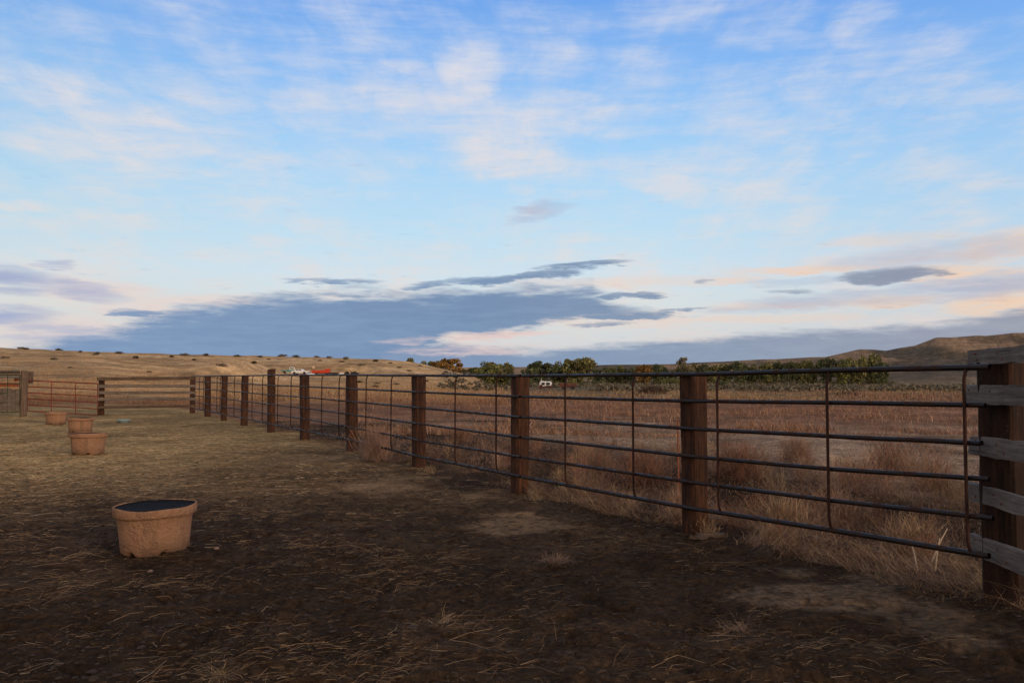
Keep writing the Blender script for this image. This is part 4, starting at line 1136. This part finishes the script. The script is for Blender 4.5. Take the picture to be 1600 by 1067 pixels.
# white hull shell
Y = 181; px = 485.5; x = (px-800)/F*Y
r = empty('white_boat_hull', (x, Y, W(px, 586.2, Y).z), .1); tag(r, 'low white overturned hull lying in front of the red wagon', 'hull')
mb = MB(); n = 14; vs = []; fs = []
for i in range(n+1):
    t = i/n; wd = .5*math.sin(math.pi*(.12 + .86*t))**.6; hh_ = .42*math.sin(math.pi*(.1 + .85*t))**.5
    for j in range(9):
        a = math.pi*j/8; vs.append(((t-.5)*2.3, -wd*math.cos(a), hh_*math.sin(a)))
for i in range(n):
    for j in range(8): a = i*9+j; fs.append((a, a+1, a+10, a+9))
fs.append(tuple(range(8, -1, -1))); fs.append(tuple(range(n*9, n*9+9)))
mb.add(vs, fs, True); mb.build('hull', M['white'], r)
mb = MB(); mb.tube([(-1.1, 0, .2), (-.5, 0, .42), (.5, 0, .43), (1.1, 0, .22)], .03, 6); mb.build('keel', M['chrome'], r)
# white bin and scrap
Y = 184; px = 534; x = (px-800)/F*Y
r = empty('white_bin', (x, Y, W(px, 586, Y).z)); tag(r, 'small white bin between the red wagon and the dark scrap heap', 'bin')
mb = MB(); mb.prism([(-.36, 0), (-.42, .5), (.42, .5), (.36, 0)], -.3, .3, inset=.03); mb.build('bin_body', M['white'], r)
mb = MB(); mb.box((0, 0, .53), (.9, .7, .05)); mb.build('lid', M['white'], r)
Y = 180; px = 549; x = (px-800)/F*Y; z0 = W(px, 586, Y).z
r = empty('scrap_heap', (x, Y, z0)); tag(r, 'dark heap of old machinery right of the white bin', 'scrap heap')
mb = MB()
for i in range(26):
    a = Vector((random.uniform(-1.5, 1.5), random.uniform(-.6, .6), random.uniform(-.2, .2))); b1_ = a + Vector((random.uniform(-.9, .9), random.uniform(-.4, .4), random.uniform(.2, .9)))
    mb.tube([a, b1_], random.uniform(.03, .09), 6)
mb.build('scrap_bars', M['darkscrap'], r)
for (wx, wz, q) in ((-.9, .35, .45), (.6, .3, .5), (1.3, .2, .35)):
    mb = MB(); wheel(mb, wx, 0, wz, q, .25); mb.build('wheel', M['rubber'], r)
Y = 182; px = 521; x = (px-800)/F*Y
r = empty('farm_disc', (x, Y, W(px, 586, Y).z)); tag(r, 'low dark disc implement just right of the red wagon', 'implement')
mb = MB(); mb.box((0, 0, .45), (1.8, .1, .1)); mb.build('bar', M['darkscrap'], r)
for k in range(6):
    mb = MB(); wheel(mb, -.8 + k*.32, 0, .3, .3, .05); mb.build('disc', M['darkscrap'], r)

# white cab in the field
Y = 129; px = 852.5; x = (px-800)/F*Y; z0 = hz(x, Y); zt = z0 + (W(px, 595.3, Y).z - z0)/1.12
r = empty('old_truck_cab', (x, Y, z0), -.12); r.scale = (.84, .9, 1.12); tag(r, 'old white truck cab with two windows standing in the field before the tall trees', 'truck')
H_ = zt - z0
mb = MB(); mb.prism([(-1.08, .26), (-1.12, H_-.7), (-1.0, H_-.12), (-.85, H_), (.95, H_-.06), (1.05, H_-.2), (1.1, .42), (.4, .45)], -.9, .9, inset=.03); cab = mb.build('cab', M['white'], r)
for (a_, b2) in ((-.72, -.08), (.14, .86)):
    mb = MB(); mb.box(((a_+b2)/2, -.905, H_-.37), (b2-a_, .03, .36)); mb.build('window', M['glass'], cab)
mb = MB(); mb.tube([(-.72, -.95, H_-.9), (-.72, -.95, H_+.28)], .045, 8); mb.build('exhaust_pipe', M['white'], r)
mb = MB(); mb.prism([(-1.2, .12), (-1.15, .28), (-.8, .36), (-.05, .34), (.05, .12)], -1.3, -.92, inset=.08); mb.build('engine_hood', M['darkred'], r)
mb = MB(); mb.box((0, 0, .5), (2.3, 1.6, .25)); mb.build('chassis', M['rust'], r)
for (wx, wy) in ((-.75, -1.15), (-.75, .7), (.8, -.7), (.8, .7)):
    mb = MB(); wheel(mb, wx, wy, .29, .29, .2); mb.build('wheel', M['darkred'], r)
Y = 116; px = 886; x = (px-800)/F*Y; z0 = hz(x, Y)
r = empty('rusty_trailer', (x, Y, z0), .08); tag(r, 'low rust red flat trailer right of the white truck cab', 'trailer')
mb = MB(); mb.box((0, 0, .78), (2.4, 1.4, .16)); mb.build('deck', M['rust'], r)
for k in (-1.1, 0, 1.1):
    mb = MB(); mb.box((k, -.72, .6), (.1, .06, .5)); mb.build('side_post', M['darkred'], r)
mb = MB(); mb.box((0, -.74, .52), (2.4, .05, .3)); mb.build('side_board', M['darkred'], r)
for wx in (-.6, .7):
    mb = MB(); wheel(mb, wx, -.6, .33, .33); mb.build('wheel', M['rubber'], r)
# dark brush heap
Y = 74; px = 1018; x = (px-800)/F*Y; z0 = hz(x, Y)
n = 1500; a = rng.uniform(0, 6.283, n); q = np.sqrt(rng.uniform(0, 1, n))
bx, by = np.cos(a)*q*1.4, np.sin(a)*q*1.0; bz = (1 - q**2)*.85*rng.uniform(.2, 1, n)
me = blade_mesh('brush_heap', np.stack([bx, by, bz], -1), updirs(n, 1.2), rng.uniform(.2, .6, n), rng.uniform(.015, .04, n), cols(n, [(.06, .04, .035), (.09, .05, .035), (.05, .045, .04), (.13, .07, .045)], .3), .5)
o = link('brush_heap', me); o.location = (x, Y, z0); tag(o, 'dark rounded heap of dead brush beyond the field left of the nearest full post', 'brush heap')
Y = 70; px = 1322; x = (px-800)/F*Y; z0 = hz(x, Y)
me = blade_mesh('brush_heap', np.stack([bx*1.2, by, bz*.35], -1), updirs(n, 1.3), rng.uniform(.1, .3, n), rng.uniform(.012, .03, n), cols(n, [(.05, .038, .03), (.08, .055, .04)], .3), .5)
o = link('brush_heap', me); o.location = (x, Y, z0); tag(o, 'low dark brush pile in the tan grass right of the middle upright', 'brush heap')
# pale timber lying before the heap
Y = 66; A0 = W(1003, 618, Y); B0 = W(1058, 616, Y + 1)
zz = hz(A0.x, A0.y); mb = MB(); mb.beam((B0-A0).length, .16, .16, 8, .01, .2)
A0.z = zz + .12; B0.z = hz(B0.x, B0.y) + .16; o = mb.build('fallen_timber', M['grey'], None, frame(A0, B0)); tag(o, 'long grey timber lying in front of the dark brush heap', 'timber')
# orange stake behind the nearest post
pA = W(1060, 722, 10.4); pB = W(1059, 656, 10.4); gz = hz(pA.x, pA.y)
mb = MB(); mb.tube([(pA.x, pA.y, gz-.02), (pB.x, pB.y, pB.z)], .010, 7); o = mb.build('wooden_stake', M['orange']); tag(o, 'thin orange tan stake standing just behind the nearest full post', 'stake')

# ------------------------------------------------------------------ sky
wd = bpy.data.worlds.new('World'); SC.world = wd; wd.use_nodes = True
nb = NB(wd.node_tree)
bg = wd.node_tree.nodes['Background']
tc = nb.n.new('ShaderNodeTexCoord'); D = nb.vec('NORMALIZE', tc.outputs['Generated'])
X, Y_, Z = nb.sep(D)[0], nb.sep(D)[1], nb.sep(D)[2]
hyp = nb.math('MAXIMUM', nb.math('SQRT', nb.math('ADD', nb.math('MULTIPLY', X, X), nb.math('MULTIPLY', Y_, Y_))), .001)
T = nb.math('DIVIDE', Z, hyp)
A = nb.math('ARCTAN2', X, Y_)
def AT(px, py):
    r = ray(px, py); h = math.hypot(r[0], r[1]); return math.atan2(r[0], r[1]), r[2]/h
stops = [(600, (205, 205, 208)), (540, (212, 214, 216)), (480, (214, 224, 226)), (430, (206, 226, 238)), (370, (192, 223, 242)), (290, (176, 216, 246)), (200, (156, 203, 247)), (110, (135, 186, 244)), (0, (112, 166, 236))]
def tt(py): return AT(800, py)[1]
lst = [(max(0, tt(p)), s2l(c)) for p, c in stops] + [(.75, s2l((88, 135, 215))), (1.0, s2l((80, 125, 205)))]
skyc = nb.ramp(nb.math('MAXIMUM', T, 0.0), lst)
# left side a little greyer, right top deeper
skyc = nb.mix(nb.rng(A, .1, .6, 0, .5), skyc, nb.mix(1.0, skyc, (.74, .80, .92), 'MULTIPLY'))
skyc = nb.mix(nb.rng(A, -.2, -.62, 0, .45), skyc, nb.mix(1.0, skyc, (1.02, .93, .86), 'MULTIPLY'))
# coordinates
AP = nb.comb(A, T, 0.0)
PLACE = 0
zs = nb.math('ADD', nb.math('MAXIMUM', Z, 0.0), .10)
PL = nb.comb(nb.math('DIVIDE', X, zs), nb.math('DIVIDE', Y_, zs), 0.0)
warp = nb.vec('SUBTRACT', nb.noise(PL, 1.1, 3, .6, col=True), (.5, .5, .5))
APw = nb.vec('ADD', AP, nb.vec('MULTIPLY', warp, (.16, .10, 0)))
def blob(vecs, px, py, rx, ry, rot=0.0, amp=1.0):
    a, t = AT(px, py)
    k_ = 1.3 if vecs is APw else 1.0
    sx = k_*rx/F*(math.cos(a)**2); sy = k_*ry/F
    q = nb.map(vecs, (a, t, 0), (0, 0, rot), (sx, sy, 1), 'TEXTURE')
    return nb.rng(nb.vec('DOT_PRODUCT', q, q), 1.0, 0.0, 0.0, amp)
def acc(bl):
    s = bl[0]
    for b_ in bl[1:]: s = nb.math('MAXIMUM', s, b_)
    return s
# high cirrus
cir = acc([blob(APw, *p) for p in [
 (100, 125, 170, 48, -.05, 1.0), (330, 130, 130, 45, -.1, .8), (235, 212, 220, 70, .06, 1.0), (500, 165, 110, 40, -.1, .9), (640, 160, 170, 50, -.25, 1.0),
 (725, 120, 70, 75, .6, 1.1), (800, 225, 150, 75, -.2, 1.1), (880, 180, 130, 38, .08, 1.0), (690, 50, 190, 45, -.6, .7), (900, 60, 110, 70, -.9, .6),
 (1180, 150, 200, 85, -.25, .75), (1060, 170, 120, 45, .35, .6), (1350, 25, 75, 55, .5, .85), (1270, 110, 90, 60, -.8, .6), (1035, 295, 90, 32, -.3, 1.0), (1110, 290, 80, 24, 0, .8),
 (50, 311, 110, 14, 0, .9), (400, 50, 110, 26, 0, .5), (385, 275, 55, 34, -.5, .6), (1350, 195, 80, 60, .6, .6), (1500, 130, 90, 50, -.5, .45), (1440, 235, 140, 40, .4, .45), (950, 260, 260, 60, 0, .55), (560, 300, 260, 50, 0, .35), (200, 395, 300, 28, 0, .45), (830, 385, 260, 40, 0, .3), (1350, 330, 400, 70, 0, .35), (60, 40, 220, 70, 0, .5)]])
PLw = nb.vec('ADD', PL, nb.vec('SCALE', warp, sc=.8))
n1 = nb.noise(nb.map(PLw, rot=(0, 0, .35), sc=(1.0, 1.7, 1)), 1.9, 6, .66)
n2 = nb.noise(nb.map(nb.vec('ADD', PL, nb.vec('SCALE', warp, sc=.3)), rot=(0, 0, .18), sc=(3.0, .62, 1)), 2.3, 6, .66)
n3 = nb.noise(AP, 7.0, 4, .5)
n4 = nb.noise(nb.map(nb.vec('ADD', AP, nb.vec('SCALE', warp, sc=.06)), rot=(0, 0, .12), sc=(9, 62, 1)), 1.0, 5, .62)
tex = nb.math('ADD', nb.math('MULTIPLY', n1, .40), nb.math('ADD', nb.math('MULTIPLY', n2, .30), nb.math('MULTIPLY', n4, .30)))
veil = nb.rng(n3, .28, .66, .2, .75)
vv = nb.math('MAXIMUM', cir, veil)
cd = nb.rng(nb.math('ADD', vv, nb.math('MULTIPLY', nb.math('SUBTRACT', tex, .5), 5.0)), .0, 1.95, 0.0, .92)
cd = nb.math('MULTIPLY', cd, nb.math('POWER', vv, .3))
ccol = nb.ramp(nb.math('MAXIMUM', T, 0), [(0, s2l((240, 212, 196))), (.2, s2l((236, 222, 216))), (.45, s2l((224, 226, 234)))])
c = nb.mix(cd, skyc, ccol)
# low bands: streaky noise in horizontally drawn out coordinates
APs = nb.map(AP, sc=(7, 60, 1))
ns = nb.noise(nb.vec('ADD', APs, nb.vec('SCALE', warp, sc=2.0)), 1.0, 5, .6)
ns2 = nb.noise(nb.map(AP, (3, 1, 0), sc=(20, 120, 1)), 1.0, 7, .66)
edge = nb.math('ADD', nb.math('MULTIPLY', nb.math('SUBTRACT', ns, .5), .046), nb.math('MULTIPLY', nb.math('SUBTRACT', ns2, .5), .036))
Te = nb.math('ADD', T, edge)
wv = nb.vec('MULTIPLY', nb.comb(nb.math('SUBTRACT', ns, .5), nb.math('SUBTRACT', ns2, .5), 0), (.10, .020, 0))
APl = nb.vec('ADD', AP, wv)
# warm highlights
peach = acc([blob(APl, *p) for p in [
 (1250, 422, 190, 9, 0, .85), (1140, 439, 80, 9, 0, .8), (1500, 426, 130, 18, -.02, .9), (1590, 470, 130, 28, .12, .95), (1590, 380, 170, 30, .1, .75), (1400, 375, 150, 14, 0, .4), (1380, 471, 130, 11, 0, .8), (1200, 478, 160, 8, 0, .6), (1180, 498, 260, 8, 0, .5), (1000, 440, 260, 12, 0, .45),
 (700, 549, 150, 12, 0, .6), (760, 524, 120, 9, .05, .75), (890, 480, 80, 15, 0, .95), (950, 500, 180, 18, 0, .5), (300, 470, 160, 14, .08, .6), (90, 510, 130, 22, 0, .45), (160, 455, 140, 22, 0, .6), (220, 485, 120, 14, 0, .5), (1560, 440, 140, 12, 0, .5), (1450, 400, 260, 18, 0, .35)]])
pcol = nb.ramp(nb.rng(A, -.5, .5, 0, 1, False), [(0, s2l((236, 208, 200))), (.5, s2l((240, 208, 190))), (1, s2l((240, 208, 182)))])
c = nb.mix(nb.math('MULTIPLY', peach, nb.rng(ns2, .28, .62, .35, 1.0)), c, pcol)
# grey lavender soft clouds low right
soft = acc([blob(APl, *p) for p in [(1540, 447, 220, 22, .06, .75), (1340, 466, 260, 15, .03, .6), (1480, 395, 240, 22, .05, .45), (1190, 482, 150, 9, 0, .4), (1270, 440, 140, 9, 0, .35), (840, 331, 62, 18, .25, .6), (88, 412, 55, 9, 0, .6), (120, 452, 110, 18, -.15, .7), (25, 438, 90, 26, -.1, .9), (10, 490, 90, 20, 0, .9), (90, 513, 110, 9, 0, .6), (130, 530, 160, 10, 0, .6), (720, 500, 90, 8, 0, .4)]])
c = nb.mix(nb.math('MULTIPLY', soft, nb.rng(ns, .25, .6, .3, 1.0)), c, nb.ramp(nb.rng(A, -.5, .5, 0, 1, False), [(0, s2l((160, 172, 205))), (1, s2l((172, 178, 200)))]))
# the long slate blue cloud bank
def curve(pts):
    st = []
    for (px, py) in pts:
        a, t = AT(px, py); st.append(((a + .62)/1.24, max(0, t/.2)))
    st.sort(); fac = nb.math('DIVIDE', nb.math('ADD', A, .62), 1.24, clamp=True)
    return nb.math('MULTIPLY', nb.ramp(fac, st), .2)
up1 = curve([(-40, 560), (60, 545), (110, 522), (190, 512), (240, 492), (300, 478), (400, 463), (500, 457), (620, 456), (720, 450), (850, 445), (925, 444), (950, 466), (1030, 492), (1060, 520), (1200, 600)])
lo1 = curve([(0, 640), (560, 620), (640, 552), (700, 530), (760, 524), (830, 514), (880, 505), (930, 502), (1020, 497), (1060, 496), (1200, 480)])
m1 = nb.math('MULTIPLY', nb.rng(nb.math('SUBTRACT', up1, Te), -.010, .017), nb.rng(nb.math('SUBTRACT', Te, lo1), -.004, .010))
up2 = curve([(-40, 575), (300, 570), (500, 552), (600, 536), (680, 533), (760, 543), (820, 546), (870, 545), (950, 537), (1100, 526), (1300, 516), (1450, 505), (1530, 492), (1600, 480), (1700, 470)])
m2 = nb.rng(nb.math('SUBTRACT', up2, nb.math('ADD', T, nb.math('MULTIPLY', edge, .45))), -.004, .009, 0, .93)
sm_ = acc([blob(APl, *p) for p in [(920, 413, 95, 9, .06, 1), (830, 432, 150, 10, .10, 1), (730, 441, 140, 9, .1, .9), (520, 440, 130, 7, 0, .8), (1385, 431, 120, 15, .08, 1.1), (990, 461, 70, 7, .03, 1), (965, 493, 120, 10, 0, 1), (1050, 487, 60, 6, .1, .9), (215, 489, 70, 8, 0, .9), (1100, 440, 30, 5, 0, .7), (1235, 455, 60, 5, 0, .6), (905, 485, 35, 5, 0, .8), (930, 507, 80, 6, .05, .7)]])
ms = nb.rng(nb.math('ADD', sm_, nb.math('MULTIPLY', nb.math('SUBTRACT', ns2, .5), 2.0)), .15, 1.1)
bank = nb.math('MAXIMUM', nb.math('MAXIMUM', m1, m2), ms)
bcol = nb.ramp(nb.rng(A, -.55, .55, 0, 1, False), [(0, s2l((128, 153, 188))), (.45, s2l((119, 144, 178))), (.7, s2l((133, 150, 176))), (1, s2l((148, 153, 170)))])
bcol = nb.mix(nb.math('MULTIPLY', nb.rng(nb.math('ADD', nb.math('MULTIPLY', ns, .5), nb.math('MULTIPLY', ns2, .5)), .40, .62), .6), bcol, nb.mix(1.0, bcol, (1.22, 1.2, 1.12), 'MULTIPLY'))
bcol = nb.mix(nb.rng(T, .10, 0.02, 0, .15), bcol, nb.mix(1.0, bcol, (.86, .93, 1.0), 'MULTIPLY'))
front = nb.rng(nb.math('ABSOLUTE', A), .95, .70)
c = nb.mix(nb.math('MULTIPLY', bank, front), c, bcol)
pk = acc([blob(APl, *p) for p in [(715, 549, 130, 8, 0, .8), (640, 533, 60, 7, .05, .55), (760, 525, 130, 8, .06, .9), (780, 541, 90, 5, 0, .6)]])
c = nb.mix(nb.math('MULTIPLY', pk, nb.rng(ns2, .35, .6, .1, .9)), c, s2l((224, 202, 200)))
# unseen sky behind the viewer: peach afterglow added to warm the ground
back = nb.ramp(nb.math('MAXIMUM', T, 0), [(0, (.95, .64, .42)), (.25, (.88, .66, .50)), (.6, (.60, .54, .54)), (1.0, (.42, .40, .45))])
c = nb.mix(nb.rng(nb.math('ABSOLUTE', A), .95, 1.7), c, back)
c = nb.mix(nb.rng(Z, .5, .8), c, (.40, .40, .46))
nb._in(bg.inputs['Color'], c); bg.inputs['Strength'].default_value = 1.0
wd.cycles.sampling_method = 'MANUAL'; wd.cycles.sample_map_resolution = 512

# ------------------------------------------------------------------ sun: a low, soft warm glow from behind on the right
sd = Vector((.66, -.70, .22)).normalized()
sl = bpy.data.lights.new('sun', 'SUN'); sl.energy = 1.7; sl.angle = math.radians(22); sl.color = (1.0, .72, .50)
so = bpy.data.objects.new('sun', sl); COL.objects.link(so); so.location = sd*50
so.rotation_euler = (-sd).to_track_quat('-Z', 'Y').to_euler()

# ------------------------------------------------------------------ camera
cam = bpy.data.cameras.new('camera'); co_ = bpy.data.objects.new('camera', cam); COL.objects.link(co_)
cam.sensor_width = 36; cam.lens = 36*F/1600; cam.clip_start = .05; cam.clip_end = 12000
co_.location = (0, 0, CH); co_.rotation_euler = (math.pi/2 + PITCH, 0, 0)
SC.camera = co_
SC.view_settings.view_transform = 'Standard'; SC.view_settings.look = 'None'; SC.view_settings.exposure = 0; SC.view_settings.gamma = 1
SC.cycles.max_bounces = 6; SC.cycles.diffuse_bounces = 3
